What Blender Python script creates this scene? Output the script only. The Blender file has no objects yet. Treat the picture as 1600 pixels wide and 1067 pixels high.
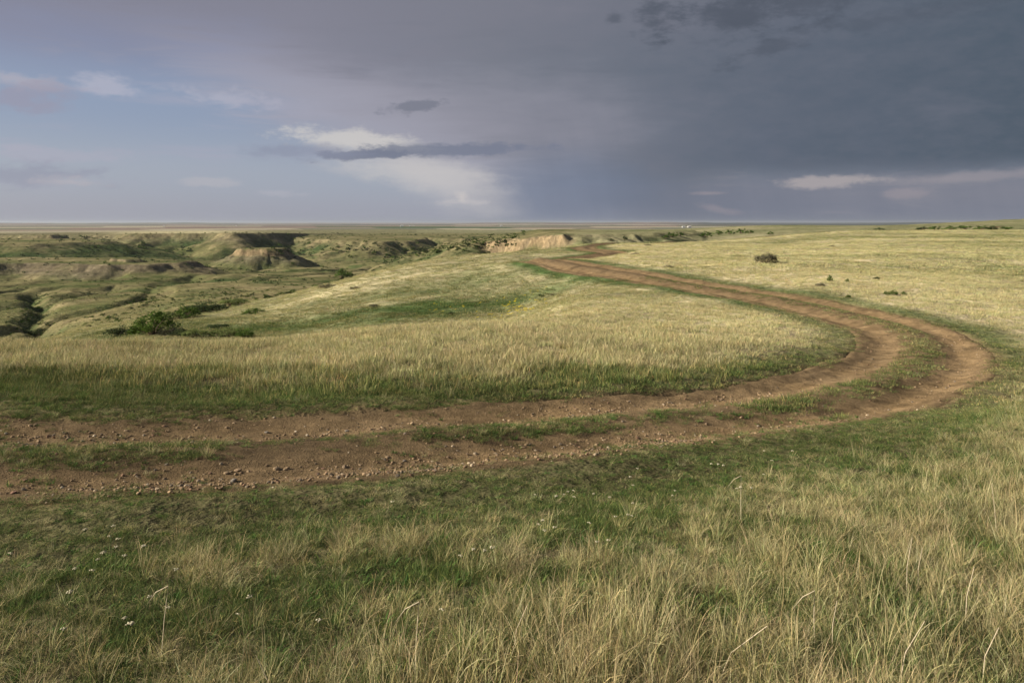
import bpy, math, random
import numpy as np
from mathutils import Vector, noise as mnoise

# ------------------------------------------------------------------ camera
F, HOR, CX = 1244.0, 347.0, 800.0          # focal length (px of the 1600 wide photo), horizon row, centre column
scene = bpy.context.scene
cam_d = bpy.data.cameras.new('camera')
cam = bpy.data.objects.new('camera', cam_d)
scene.collection.objects.link(cam)
cam.location = (0, 0, 0)
cam.rotation_euler = (math.radians(90), 0, 0)
cam_d.sensor_width = 36.0
cam_d.lens = 36.0 * F / 1600.0
cam_d.shift_y = -(533.5 - HOR) / 1600.0
cam_d.clip_start = 0.05
cam_d.clip_end = 300000.0
scene.camera = cam

# ------------------------------------------------------------------ light
EXPOSURE = 0.84
SUN_EL = math.radians(23.0)
SUN_AZ = math.radians(-93.0)               # measured from +Y (view direction), negative = left
sun_dir = Vector((math.sin(SUN_AZ) * math.cos(SUN_EL), math.cos(SUN_AZ) * math.cos(SUN_EL), math.sin(SUN_EL)))
sl = bpy.data.lights.new('sun', 'SUN')
sl.energy = 5.0
sl.angle = math.radians(0.6)
sl.color = (1.0, 0.89, 0.73)
sun = bpy.data.objects.new('sun', sl)
scene.collection.objects.link(sun)
sun.rotation_euler = (-sun_dir).to_track_quat('-Z', 'Y').to_euler()

scene.view_settings.view_transform = 'Standard'
scene.view_settings.look = 'None'
scene.view_settings.exposure = EXPOSURE
scene.view_settings.gamma = 1.0
scene.view_settings.use_curve_mapping = False
scene.cycles.max_bounces = 4
scene.cycles.diffuse_bounces = 2
scene.cycles.glossy_bounces = 2
scene.cycles.transmission_bounces = 4
scene.cycles.volume_bounces = 0
scene.cycles.transparent_max_bounces = 8
scene.cycles.use_denoising = True
scene.cycles.sample_clamp_indirect = 4.0
scene.cycles.use_adaptive_sampling = True
scene.cycles.adaptive_threshold = 0.025


def lin(r, g, b):
    def f(c):
        c /= 255.0
        return c / 12.92 if c <= 0.04045 else ((c + 0.055) / 1.055) ** 2.4
    return (f(r), f(g), f(b))


# ------------------------------------------------------------------ world: prairie thunderstorm sky
world = bpy.data.worlds.new('World')
scene.world = world
world.use_nodes = True
world.cycles.sampling_method = 'NONE'
WT = world.node_tree
WT.nodes.clear()


class G:
    """small expression helper over a node tree"""
    def __init__(self, nt):
        self.nt = nt

    def n(self, t, **kw):
        nd = self.nt.nodes.new(t)
        for k, v in kw.items():
            setattr(nd, k, v)
        return nd

    def put(self, sock, v):
        if hasattr(v, 'is_output'):
            self.nt.links.new(v, sock)
        else:
            if sock.type == 'RGBA' and len(v) == 3:
                v = (*v, 1)
            sock.default_value = v

    def m(self, op, a, b=0.0, c=0.0, clamp=False):
        nd = self.n('ShaderNodeMath', operation=op)
        nd.use_clamp = clamp
        for s, v in zip(nd.inputs, (a, b, c)):
            self.put(s, v)
        return nd.outputs[0]

    def add(self, a, b): return self.m('ADD', a, b)
    def sub(self, a, b): return self.m('SUBTRACT', a, b)
    def mul(self, a, b): return self.m('MULTIPLY', a, b)
    def mad(self, a, b, c): return self.m('MULTIPLY_ADD', a, b, c)

    def ss(self, v, lo, hi, t0=0.0, t1=1.0, kind='SMOOTHSTEP'):
        nd = self.n('ShaderNodeMapRange')
        nd.interpolation_type = kind
        for i, x in enumerate((v, lo, hi, t0, t1)):
            self.put(nd.inputs[i], x)
        return nd.outputs[0]

    def mix(self, f, a, b, blend='MIX'):
        nd = self.n('ShaderNodeMix', data_type='RGBA', blend_type=blend)
        self.put(nd.inputs[0], f)
        self.put(nd.inputs[6], a)
        self.put(nd.inputs[7], b)
        return nd.outputs[2]

    def noise(self, vec, scale, detail=4.0, rough=0.55, dist=0.0, dims='3D'):
        nd = self.n('ShaderNodeTexNoise', noise_dimensions=dims)
        if vec is not None:
            self.put(nd.inputs['Vector'], vec)
        nd.inputs['Scale'].default_value = scale
        nd.inputs['Detail'].default_value = detail
        nd.inputs['Roughness'].default_value = rough
        nd.inputs['Distortion'].default_value = dist
        return nd.outputs[0]

    def vmul(self, v, k):
        nd = self.n('ShaderNodeVectorMath', operation='MULTIPLY')
        self.put(nd.inputs[0], v)
        nd.inputs[1].default_value = k
        return nd.outputs[0]

    def ramp(self, f, stops, interp='EASE'):
        nd = self.n('ShaderNodeValToRGB')
        nd.color_ramp.interpolation = interp
        els = nd.color_ramp.elements
        while len(els) < len(stops):
            els.new(0.5)
        for e, (p, c) in zip(els, stops):
            e.position = p
            e.color = (*c, 1)
        self.put(nd.inputs[0], f)
        return nd.outputs[0]


def build_sky():
    g = G(WT)
    tc = g.n('ShaderNodeTexCoord').outputs['Generated']
    sep = g.n('ShaderNodeSeparateXYZ')
    WT.links.new(tc, sep.inputs[0])
    X, Y, Z = sep.outputs
    az = g.m('ARCTAN2', X, Y)
    el = g.m('ARCSINE', Z)
    stre = g.vmul(tc, (1, 1, 3.2))
    n_big = g.mul(g.sub(g.noise(stre, 2.2, 5, 0.5), 0.5), 4.0)
    n_mid = g.mul(g.sub(g.noise(stre, 7.0, 6, 0.55), 0.5), 4.0)
    n_fine = g.mul(g.sub(g.noise(g.vmul(tc, (1, 1, 2.2)), 26.0, 8, 0.68), 0.5), 4.0)
    n_str = g.mul(g.sub(g.noise(g.vmul(tc, (1, 1, 8.0)), 7.0, 8, 0.62, 0.5), 0.5), 4.0)

    def AE(px, py):
        a = math.atan((px - CX) / F)
        e = math.atan((HOR - py) / F * math.cos(a))
        return a, e

    def ell(px, py, w, h, rot=0.0, k_mid=0.5, k_fine=0.5, k_str=0.0, lo=0.55, hi=1.25):
        """soft elliptical patch of cloud, 1 inside, ragged by noise"""
        a0, e0 = AE(px, py)
        c2 = math.cos(a0) ** 2
        wr, hr = w / F * c2, h / F * math.cos(a0)
        da, de = g.sub(az, a0), g.sub(el, e0)
        cr, sr = math.cos(rot), math.sin(rot)
        u = g.m('MULTIPLY_ADD', da, cr / wr, g.mul(de, sr / wr))
        v = g.m('MULTIPLY_ADD', de, cr / hr, g.mul(da, -sr / hr))
        d = g.m('SQRT', g.mad(u, u, g.mul(v, v)))
        if k_mid: d = g.mad(n_mid, k_mid * 0.7, d)
        if k_fine: d = g.mad(n_fine, k_fine * 0.9, d)
        if k_str: d = g.mad(n_str, k_str * 0.7, d)
        return g.ss(d, hi, lo, 0.0, 1.0)

    # clear sky between the clouds
    sky = g.n('ShaderNodeTexSky', sky_type='NISHITA')
    sky.sun_disc = False
    sky.sun_elevation = SUN_EL
    sky.sun_rotation = SUN_AZ
    sky.air_density = 1.0
    sky.dust_density = 1.5
    nish = g.mix(1.0, sky.outputs[0], (0.075, 0.075, 0.075), 'MULTIPLY')
    clear = g.ramp(g.ss(el, 0.0, 0.32, kind='LINEAR'), [
        (0.0, lin(158, 162, 179)), (0.16, lin(155, 163, 183)), (0.42, lin(136, 149, 177)),
        (0.66, lin(127, 130, 157)), (1.0, lin(130, 128, 148))])
    c = g.mix(0.25, clear, nish)
    # thin high veil streaks over the blue
    c = g.mix(g.mul(g.ss(g.mad(n_big, 0.5, n_str), 0.0, 1.3), 0.5), c, lin(160, 160, 176))

    # storm cloud filling the right and the top
    s = g.add(g.mad(el, 2.0, az), g.mad(n_big, 0.05, g.mul(n_str, 0.045)))
    m_storm = g.m('MAXIMUM', g.ss(s, -0.06, 0.20), g.ss(g.mad(n_str, 0.02, el), 0.165, 0.26))
    azr = g.ss(g.mad(n_big, 0.05, az), -0.55, 0.62, kind='LINEAR')
    storm = g.ramp(azr, [(0.0, lin(133, 134, 152)), (0.24, lin(130, 131, 146)), (0.45, lin(115, 119, 131)),
                         (0.60, lin(99, 106, 119)), (0.76, lin(87, 96, 110)), (1.0, lin(72, 85, 98))], 'LINEAR')
    up = g.mul(g.ss(el, 0.17, 0.27), g.ss(az, 0.60, 0.0))
    storm = g.mix(g.mul(up, 0.45), storm, lin(117, 117, 129))
    storm = g.mix(g.ss(n_mid, 0.1, 1.2, 0, 0.28), storm, lin(128, 126, 138))
    storm = g.mix(g.ss(n_str, 0.1, 1.3, 0, 0.25), storm, lin(88, 95, 108))
    storm = g.mix(g.ss(n_fine, -0.9, 0.9, 0.0, 0.16), storm, lin(122, 121, 132))
    c = g.mix(m_storm, c, storm)
    # pale anvil rim along the edge of the storm
    rim = g.mul(g.mul(g.ss(s, -0.08, 0.05), g.ss(s, 0.26, 0.06)), g.ss(el, 0.25, 0.15))
    c = g.mix(g.mul(rim, 0.50), c, lin(164, 161, 172))
    c = g.mix(g.mul(ell(690, 185, 280, 75, -0.05, 0.5, 0.15, 0.3, 0.0, 1.5), 0.5), c, lin(152, 151, 163))
    c = g.mix(g.mul(ell(870, 195, 170, 70, 0, 0.5, 0.15, 0.2, 0.0, 1.6), 0.5), c, lin(132, 132, 144))

    # cloud base on the right with the paler strip of far sky beneath
    edge = g.add(el, g.mad(n_mid, 0.006, g.mul(n_fine, 0.005)))
    under = g.mul(g.ss(edge, 0.074, 0.044), g.ss(g.mad(n_big, 0.03, az), 0.10, 0.32))
    low = g.ramp(g.ss(el, 0.0, 0.066, kind='LINEAR'), [
        (0.0, lin(118, 122, 136)), (0.5, lin(122, 124, 136)), (1.0, lin(112, 118, 131))])
    low = g.mix(g.ss(n_str, 0.1, 1.0, 0, 0.5), low, lin(142, 139, 146))
    low = g.mix(g.ss(n_str, -0.1, -1.0, 0, 0.5), low, lin(100, 106, 122))
    c = g.mix(under, c, low)
    # rain curtain
    c = g.mix(g.mul(ell(880, 310, 170, 75, 0, 0.2, 0.0, 0, 0.25, 1.3), 0.75), c, lin(109, 120, 141))
    c = g.mix(g.mul(ell(1120, 320, 260, 40, 0, 0.3, 0.1, 0.3, 0.3, 1.3), 0.5), c, lin(108, 114, 130))
    # bright cream cloud lit behind the storm
    cream = lin(203, 199, 194)
    c = g.mix(g.mul(ell(565, 222, 115, 19, -0.08, 0.3, 0.7, 0.3, 0.35, 1.25), 0.68), c, cream)
    c = g.mix(g.mul(ell(640, 262, 125, 30, -0.14, 0.35, 0.35, 0.25, 0.1, 1.4), 0.66), c, lin(194, 190, 188))
    c = g.mix(g.mul(ell(715, 292, 100, 48, -0.35, 0.4, 0.2, 0.2, 0.1, 1.35), 0.62), c, lin(186, 183, 184))
    # dark shelf in front of it
    dark = lin(112, 118, 136)
    c = g.mix(g.mul(ell(690, 236, 150, 13, 0.02, 0.25, 0.8, 0.2, 0.45, 1.25), 0.85), c, dark)
    c = g.mix(g.mul(ell(570, 243, 95, 8, 0.03, 0.3, 0.9, 0.4, 0.5, 1.2), 0.85), c, dark)
    c = g.mix(g.mul(ell(470, 238, 100, 14, 0.02, 0.5, 0.6, 0.6, 0.2, 1.2), 0.6), c, lin(132, 137, 156))
    c = g.mix(g.mul(ell(640, 168, 48, 9, 0.1, 0.5, 1.1, 0.4, 0.3, 1.2), 0.7), c, lin(108, 112, 126))
    # scraps of cloud on the left
    for (px, py, w, h, r, k, col) in (
            (165, 134, 44, 13, -0.1, 0.75, (174, 174, 188)), (200, 142, 44, 8, -0.15, 0.5, (160, 164, 182)),
            (345, 152, 84, 15, -0.10, 0.75, (170, 170, 184)), (430, 165, 80, 12, -0.12, 0.4, (158, 158, 174)),
            (20, 125, 60, 13, -0.05, 0.8, (172, 168, 178)), (30, 150, 70, 26, 0, 0.75, (146, 143, 160)),
            (80, 242, 130, 12, 0, 0.7, (164, 164, 178)), (30, 228, 50, 6, 0, 0.5, (164, 164, 178)),
            (40, 275, 130, 18, 0, 0.6, (136, 138, 156)), (110, 284, 50, 8, 0, 0.8, (174, 170, 176)),
            (335, 286, 50, 7, 0, 0.6, (174, 172, 178)), (430, 302, 40, 5, 0, 0.6, (168, 168, 178)),
            (715, 316, 56, 5, 0, 0.6, (188, 183, 184)), (720, 310, 12, 9, 0, 0.9, (194, 188, 186))):
        c = g.mix(g.mul(ell(px, py, w, h, r, 0.4, 1.05, 0.7, 0.1, 1.35), k * 0.85), c, lin(*col))
    # rain streaks hanging under the storm
    cmb = g.n('ShaderNodeCombineXYZ')
    WT.links.new(g.mul(g.mad(el, 0.25, az), 26.0), cmb.inputs[0])
    WT.links.new(g.mul(el, 2.5), cmb.inputs[1])
    rainn = g.mul(g.sub(g.noise(cmb.outputs[0], 1.0, 5, 0.6), 0.5), 4.0)
    rk = g.mul(g.ss(rainn, -0.8, 0.9), g.mul(g.mul(g.ss(az, -0.08, 0.10), g.ss(el, 0.20, 0.09)), 0.16))
    c = g.mix(rk, c, lin(92, 101, 118))
    # pale lenticular patch and streaks low on the right
    c = g.mix(g.mul(ell(1300, 284, 85, 11, 0.02, 0.2, 0.6, 0.3, 0.45, 1.2), 0.8), c, lin(164, 157, 158))
    c = g.mix(g.mul(ell(1500, 278, 150, 9, 0.05, 0.3, 0.5, 0.5, 0.3, 1.3), 0.6), c, lin(146, 141, 147))
    c = g.mix(g.mul(ell(1415, 302, 40, 10, 0, 0.3, 0.6, 0, 0.3, 1.3), 0.6), c, lin(148, 141, 147))
    c = g.mix(g.mul(ell(1110, 302, 32, 4, 0, 0.3, 0.6, 0, 0.3, 1.3), 0.6), c, lin(144, 137, 144))
    c = g.mix(g.mul(ell(1120, 326, 36, 7, -0.2, 0.3, 0.6, 0, 0.3, 1.3), 0.6), c, lin(140, 134, 142))
    # dark ragged fractus at the top
    fr = lin(79, 85, 97)
    for (px, py, w, h, r, k) in ((1032, 30, 36, 26, 0, 0.9), (960, 31, 14, 9, 0, 0.7), (1140, 20, 80, 26, 0.15, 0.8),
                                 (1235, 5, 110, 20, 0, 0.8), (1215, 72, 75, 11, 0.3, 0.7), (1430, 22, 170, 14, 0.05, 0.45)):
        c = g.mix(g.mul(ell(px, py, w * 1.2, h * 1.2, r, 0.8, 1.2, 0.4, 0.0, 1.3), k * 0.85), c, fr)
    # below the horizon the same grey light
    c = g.mix(g.ss(el, 0.0, -0.03), c, lin(112, 112, 112))
    bg = g.n('ShaderNodeBackground')
    WT.links.new(c, bg.inputs[0])
    bg.inputs[1].default_value = 1.12 * 2.0 ** -EXPOSURE          # cloud colours below are as exposed in the photograph
    out = g.n('ShaderNodeOutputWorld')
    WT.links.new(bg.outputs[0], out.inputs[0])


build_sky()


# ================================================================== numeric helpers
def hash2(ix, iy, seed):
    h = (ix.astype(np.int64) * 374761393 + iy.astype(np.int64) * 668265263 + seed * 974634777) & 0xFFFFFFFF
    h = ((h ^ (h >> 13)) * 1274126177) & 0xFFFFFFFF
    h = h ^ (h >> 16)
    return (h & 0xFFFFFF).astype(np.float64) / float(0xFFFFFF)


_TAB = np.random.default_rng(1234).random((8, 512 * 512)).astype(np.float32)


def vnoise(x, y, seed=0):
    """value noise from a 512 x 512 table"""
    x = np.asarray(x, np.float32) + np.float32((seed * 37.31) % 509)
    y = np.asarray(y, np.float32) + np.float32((seed * 71.77) % 503)
    x0, y0 = np.floor(x), np.floor(y)
    fx, fy = x - x0, y - y0
    fx = fx * fx * (3 - 2 * fx)
    fy = fy * fy * (3 - 2 * fy)
    ix, iy = x0.astype(np.int32) & 511, y0.astype(np.int32) & 511
    ix1, iy1 = (ix + 1) & 511, ((iy + 1) & 511) << 9
    iy = iy << 9
    t = _TAB[seed & 7]
    a, b = t[iy + ix], t[iy + ix1]
    c, d = t[iy1 + ix], t[iy1 + ix1]
    a = a + (b - a) * fx
    c = c + (d - c) * fx
    return a + (c - a) * fy


def fbm(x, y, seed=0, octv=4, gain=0.5):
    t = np.zeros(np.broadcast(x, y).shape)
    amp, tot = 1.0, 0.0
    for k in range(octv):
        ca, sa = math.cos(0.6 * k + seed), math.sin(0.6 * k + seed)
        f = 2.0 ** k
        t = t + amp * (vnoise((x * ca - y * sa) * f, (x * sa + y * ca) * f, seed + 17 * k) - 0.5)
        tot += amp
        amp *= gain
    return t / tot * 2.0            # about -1..1


def ridged(x, seed=0, y=None):
    y = np.zeros_like(x) if y is None else y
    n = 1 - np.abs(2 * vnoise(x, y, seed) - 1)
    n2 = 1 - np.abs(2 * vnoise(x * 2.3, y * 2.3, seed + 5) - 1)
    return 0.65 * n + 0.35 * n2     # 0..1


def sst(v, a, b):
    t = np.clip((v - a) / (b - a), 0, 1)
    return t * t * (3 - 2 * t)


def W(px, d, py=None, z=None):
    x = (px - CX) * d / F
    return (x, d, z if z is not None else -(py - HOR) * d / F)


# ================================================================== the track
ROAD_VIS = [(0, 716, -2.50), (265, 706, -2.60), (530, 693, -2.70), (800, 673, -2.80), (1060, 650, -2.95),
            (1230, 632, -3.05), (1330, 610, -3.12), (1411, 581, -3.20), (1441, 553, -3.25), (1430, 528, -3.25),
            (1400, 511, -3.20), (1325, 492, -3.20), (1200, 465, -3.20), (1100, 449, -3.20), (1000, 432, -3.20),
            (925, 420, -3.20), (875, 411, -3.20), (842, 405, -3.20)]
road_pts = [(-60, 3, -2.3), (-30, 7.5, -2.35), (-14, 8.6, -2.4), (-9.2, 8.5, -2.45)]
for px, py, z in ROAD_VIS:
    road_pts.append(W(px, -z * F / (py - HOR), z=z))
road_hidden = [W(846, 74, z=-3.75), W(890, 79, z=-3.72)]
road_pts += road_hidden
road_pts += [W(957, 84, 397), W(925, 90, 391.5), W(911, 97, 386.5), W(930, 106, 383), W(985, 119, 381),
             W(1090, 134, 377.0), W(1200, 147, 370.5), W(1330, 162, 361.2), W(1450, 190, 358.5), W(1560, 230, 354)]
road_pts = np.array(road_pts)


def catmull(P, step):
    out = []
    n = len(P)
    for i in range(n - 1):
        p0, p1, p2, p3 = P[max(i - 1, 0)], P[i], P[i + 1], P[min(i + 2, n - 1)]
        # centripetal
        def tj(a, b): return max(np.linalg.norm((b - a)[:2]), 1e-3) ** 0.5
        t1 = tj(p0, p1) if i > 0 else 1.0
        t2 = tj(p1, p2)
        t3 = tj(p2, p3) if i + 2 < n else 1.0
        m1 = (p1 - p0) / t1 - (p2 - p0) / (t1 + t2) + (p2 - p1) / t2 if i > 0 else (p2 - p1) / t2
        m2 = (p2 - p1) / t2 - (p3 - p1) / (t2 + t3) + (p3 - p2) / t3 if i + 2 < n else (p2 - p1) / t2
        m1, m2 = m1 * t2, m2 * t2
        k = max(2, int(np.linalg.norm((p2 - p1)[:2]) / step))
        t = np.linspace(0, 1, k, endpoint=False)[:, None]
        out.append((2 * t**3 - 3 * t**2 + 1) * p1 + (t**3 - 2 * t**2 + t) * m1 + (-2 * t**3 + 3 * t**2) * p2 + (t**3 - t**2) * m2)
    out.append(P[-1:])
    return np.concatenate(out)


RC = catmull(road_pts, 0.12)
seg = np.linalg.norm(np.diff(RC[:, :2], axis=0), axis=1)
RS = np.concatenate([[0], np.cumsum(seg)])
RT = np.gradient(RC[:, :2], axis=0)
RT /= np.linalg.norm(RT, axis=1)[:, None]


def road_wide(x, y):
    """the track spreads out where it is most driven, on the left"""
    return 1 + 0.36 * (1 - sst(x, -5.0, 2.5)) * (1 - sst(y, 14, 18))


def road_dist(x, y):
    """signed lateral distance to the track's centre line and arc length there (far away: 99)"""
    x, y = np.asarray(x, float), np.asarray(y, float)
    sh = x.shape
    x, y = x.ravel(), y.ravel()
    D = np.full(x.shape, 99.0)
    S = np.zeros(x.shape)
    sub = 8
    A = RC[::sub, :2]
    cand = np.nonzero((x > -75) & (x < 160) & (y > -12) & (y < 245) & ((x > -15) | (y < 25)))[0]
    for i0 in range(0, len(cand), 20000):
        ci = cand[i0:i0 + 20000]
        xs, ys = x[ci], y[ci]
        d2 = (xs[:, None] - A[None, :, 0]) ** 2 + (ys[:, None] - A[None, :, 1]) ** 2
        j = np.argmin(d2, axis=1) * sub
        best = np.full(xs.shape, 1e9)
        bj = j.copy()
        for o in range(-sub, sub + 1):
            jj = np.clip(j + o, 0, len(RC) - 1)
            q = (xs - RC[jj, 0]) ** 2 + (ys - RC[jj, 1]) ** 2
            w = q < best
            best = np.where(w, q, best)
            bj = np.where(w, jj, bj)
        dx, dy = xs - RC[bj, 0], ys - RC[bj, 1]
        dd = RT[bj, 0] * (-dy) + RT[bj, 1] * dx      # + on the right hand of travel = towards the camera at first
        D[ci] = np.where(best > 12 ** 2, 99.0, dd)
        S[ci] = RS[bj] + dx * RT[bj, 0] + dy * RT[bj, 1]
    D = np.where(np.abs(D) < 90, D / road_wide(x, y), D)
    return D.reshape(sh), S.reshape(sh)


# ================================================================== land form
ctrl = []
for p in road_pts[3:]:
    ctrl.append(tuple(p))
for px in (-900, -450, 0, 400, 800, 1200, 1600, 2050, 2500):
    t = (px + 900) / 3400
    ctrl += [W(px, 2.0, z=-1.88), W(px, 3.5, z=-2.02 - 0.03 * t), W(px, 5.5, z=-2.20 - 0.18 * t)]
COL = {
    -900: [(8, None, -2.3), (15, None, -2.5), (22, None, -3.8), (40, None, -8), (130, None, -19), (250, None, -21), (450, None, -22), (800, None, -14)],
    -300: [(14, None, -2.5), (18.5, None, -2.75), (24, None, -4.2), (40, None, -8), (130, None, -18.8), (250, None, -20.5), (450, None, -22), (800, None, -14)],
    0: [(12, 612, None), (18, 534, None), (24, None, -4.2), (40, None, -8), (90, None, -14.3), (130, 527, None), (170, 490, None), (220, 462, None),
        (280, 442, None), (350, None, -21.5), (450, None, -21.5), (600, None, -20), (800, None, -13)],
    200: [(12.3, 617, None), (19, 536, None), (26, None, -4.3), (40, None, -6.0), (55, 515, None), (80, 504, None), (120, 491, None), (170, 471, None),
          (230, 450, None), (300, 434, None), (400, None, -22.3), (500, None, -22), (650, None, -21), (800, None, -13)],
    400: [(12.6, 622, None), (20.5, 534, None), (27, None, -4.3), (36, None, -5.6), (50, 507, None), (70, 489, None), (90, 473, None), (130, None, -13.3),
          (200, 447, None), (280, 432, None), (400, 420, None), (520, 408, None), (650, None, -25), (800, None, -13)],
    600: [(13, 612, None), (23.5, 512, None), (33, None, -5.1), (45, 494, None), (60, 462, None), (80, 430, None), (93, 420.5, None), (130, None, -9.2),
          (200, None, -15.5), (300, None, -19.2), (400, 413, None), (520, 404, None), (650, None, -24), (800, None, -13)],
    712: [(24.8, 506, None), (34, None, -4.8), (45, 493, None), (60, 449, None), (80, 413, None), (96, 402, None), (140, None, -8.0), (200, None, -12.5),
          (300, None, -16.5), (420, 399, None), (600, None, -16)],
    800: [(14.5, 590, None), (26, 502, None), (35, None, -4.55), (46, 482, None), (58, 440, None), (70, 412, None), (86, 397.5, None), (120, None, -6.2),
          (180, None, -8.7), (215, 396, None), (400, None, -12), (600, None, -14)],
    900: [(27, 497, None), (36, 466, None), (75, None, -3.8), (110, 384, None), (122, 382.5, None), (150, None, -4.8), (220, None, -6.3), (290, 364.5, None), (400, None, -6.5), (700, None, -12)],
    1000: [(15, 590, None), (28, 491, None), (36, 459, None), (60, 411, None), (82, 394.5, None), (112, 382, None), (126, 380, None), (160, None, -5.0),
           (230, None, -7.0), (330, 368, None), (420, 361, None), (600, None, -9), (800, None, -12)],
    1200: [(20, 538, None), (45, 425, None), (70, 397, None), (110, 380, None), (150, 370, None), (190, None, -4.3), (280, 364, None), (380, 352.5, None),
           (600, None, -6), (800, None, -11)],
    1300: [(45, 424, None), (70, 394, None), (110, 375, None), (158, 361.5, None), (200, None, -3.0), (300, 357, None), (400, 352.5, None), (700, None, -8)],
    1400: [(35, 450, None), (50, 415, None), (80, 387, None), (120, 370, None), (165, 361, None), (200, None, -2.25), (300, 356, None), (400, 352.3, None), (700, None, -6)],
    1500: [(13, 638, None), (34, 455, None), (60, 404, None), (110, 372, None), (160, 361, None), (210, 359.5, None), (300, 352.5, None), (380, 347.5, None), (700, None, -6)],
    1600: [(11, 655, None), (16, 590, None), (24, 510, None), (40, 441, None), (70, 395, None), (110, 373, None), (150, 362, None), (205, 358.5, None),
           (300, 348.5, None), (370, 342.5, None), (460, None, 0.4), (800, None, -8)],
    2050: [(8, None, -2.65), (20, None, -3.0), (60, None, -2.6), (150, None, -1.6), (300, None, 0.8), (420, None, 1.6), (800, None, -8)],
    2600: [(8, None, -2.65), (20, None, -2.9), (60, None, -2.5), (150, None, -1.4), (300, None, 1.2), (420, None, 1.6), (800, None, -8)],
}
for px, rows in COL.items():
    for d, py, z in rows:
        ctrl.append(W(px, d, py, z))
ctrl = np.array(ctrl)
AZS = 2.2


def to_uv(x, y):
    return AZS * np.arctan2(x, y), np.log(np.hypot(x, y))


CU, CV = to_uv(ctrl[:, 0], ctrl[:, 1])
CQ = ctrl[:, 2] / np.hypot(ctrl[:, 0], ctrl[:, 1])
nC = len(ctrl)


def phi(r2):
    return 0.5 * r2 * np.log(r2 + 1e-12)


_K = phi((CU[:, None] - CU) ** 2 + (CV[:, None] - CV) ** 2) + 1e-4 * np.eye(nC)
_P = np.stack([np.ones(nC), CU, CV], 1)
_M = np.block([[_K, _P], [_P.T, np.zeros((3, 3))]])
_sol = np.linalg.solve(_M, np.concatenate([CQ, np.zeros(3)]))


def tps(u, v):
    sh = u.shape
    u, v = u.ravel(), v.ravel()
    out = np.empty(u.shape)
    for i in range(0, len(u), 30000):
        uu, vv = u[i:i + 30000], v[i:i + 30000]
        k = phi((uu[:, None] - CU) ** 2 + (vv[:, None] - CV) ** 2)
        out[i:i + 30000] = k @ _sol[:nC] + _sol[nC] + _sol[nC + 1] * uu + _sol[nC + 2] * vv
    return out.reshape(sh)


def pxy(L):
    return np.array([W(p, d, z=0)[:2] for p, d in L])


# flat topped hills: outline in plan, top height, cap cliff height / width, talus slope, gully size
MESAS = [
    dict(name='plateau', poly=pxy([(-1400, 640), (-300, 610), (-60, 640), (60, 620), (120, 690), (170, 660), (225, 610), (285, 600), (330, 595), (368, 575),
                                   (395, 590), (430, 630), (470, 672), (515, 720), (560, 760), (600, 800), (700, 820), (860, 830), (1000, 1100), (-2200, 1100)]),
         top=lambda x, y: -7.6 - 0.019 * (np.hypot(x, y) - 600), hc=2.2, wc=9.0, slope=0.32, gA=19.0, gw=30.0, seed=3),
    dict(name='shoulder', poly=pxy([(-1400, 500), (-300, 480), (-40, 500), (70, 490), (150, 520), (185, 560), (100, 640), (-1400, 640)]),
         top=lambda x, y: -13.2 + 0 * x, hc=0.8, wc=8.0, slope=0.17, gA=24.0, gw=34.0, seed=8),
    dict(name='spur', poly=pxy([(455, 690), (500, 610), (545, 575), (600, 560), (640, 575), (665, 640), (740, 620), (800, 640), (900, 690), (900, 850), (500, 850)]),
         top=lambda x, y: -13.6 + 0.012 * np.clip(np.hypot(x, y) - 560, 0, 300), hc=1.4, wc=9.0, slope=0.28, gA=20.0, gw=26.0, seed=5),
    dict(name='butte', poly=pxy([(376, 428), (388, 423), (410, 420), (438, 422), (453, 430), (446, 442), (415, 446), (385, 440)]),
         top=lambda x, y: -14.2 + 0 * x, hc=2.6, wc=3.0, slope=0.46, gA=4.0, gw=6.0, seed=11),
    dict(name='bench', poly=pxy([(-900, 330), (-200, 325), (0, 322), (60, 330), (115, 318), (175, 314), (235, 316), (280, 326), (295, 345), (200, 372), (-900, 400)]),
         top=lambda x, y: -16.6 + 0 * x, hc=1.7, wc=6.0, slope=0.27, gA=4.0, gw=8.0, seed=14),
    dict(name='knoll', poly=pxy([(172, 330), (195, 326), (218, 330), (215, 342), (195, 346), (175, 340)]),
         top=lambda x, y: -15.3 + 0 * x, hc=0.9, wc=1.6, slope=0.35, gA=2.0, gw=4.0, seed=19),
    dict(name='cliff', poly=pxy([(680, 285), (735, 262), (785, 246), (830, 230), (868, 217), (897, 206), (1000, 218), (1075, 290), (1050, 420), (800, 430), (700, 340)]),
         top=lambda x, y: np.minimum(-5.7 + 0.145 * (x + 3.6), -3.3) - 0.004 * np.clip(np.hypot(x, y) - 260, 0, 300), hc=3.3, wc=3.6, slope=0.40, gA=8.0, gw=9.0, seed=23),
]


def poly_sd(P, x, y):
    """signed distance (+ outside), arc length of closest point"""
    best = np.full(x.shape, 1e18)
    S = np.zeros(x.shape)
    inside = np.zeros(x.shape, bool)
    acc = 0.0
    n = len(P)
    for i in range(n):
        a, b = P[i], P[(i + 1) % n]
        e = b - a
        L2 = e @ e
        t = np.clip(((x - a[0]) * e[0] + (y - a[1]) * e[1]) / L2, 0, 1)
        d = (x - a[0] - t * e[0]) ** 2 + (y - a[1] - t * e[1]) ** 2
        w = d < best
        best = np.where(w, d, best)
        L = math.sqrt(L2)
        S = np.where(w, acc + t * L, S)
        acc += L
        c = ((a[1] > y) != (b[1] > y))
        with np.errstate(divide='ignore', invalid='ignore'):
            xi = a[0] + (y - a[1]) * e[0] / (e[1] if abs(e[1]) > 1e-9 else 1e-9)
        inside ^= c & (x < xi)
    d = np.sqrt(best)
    return np.where(inside, -d, d), S


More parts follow.
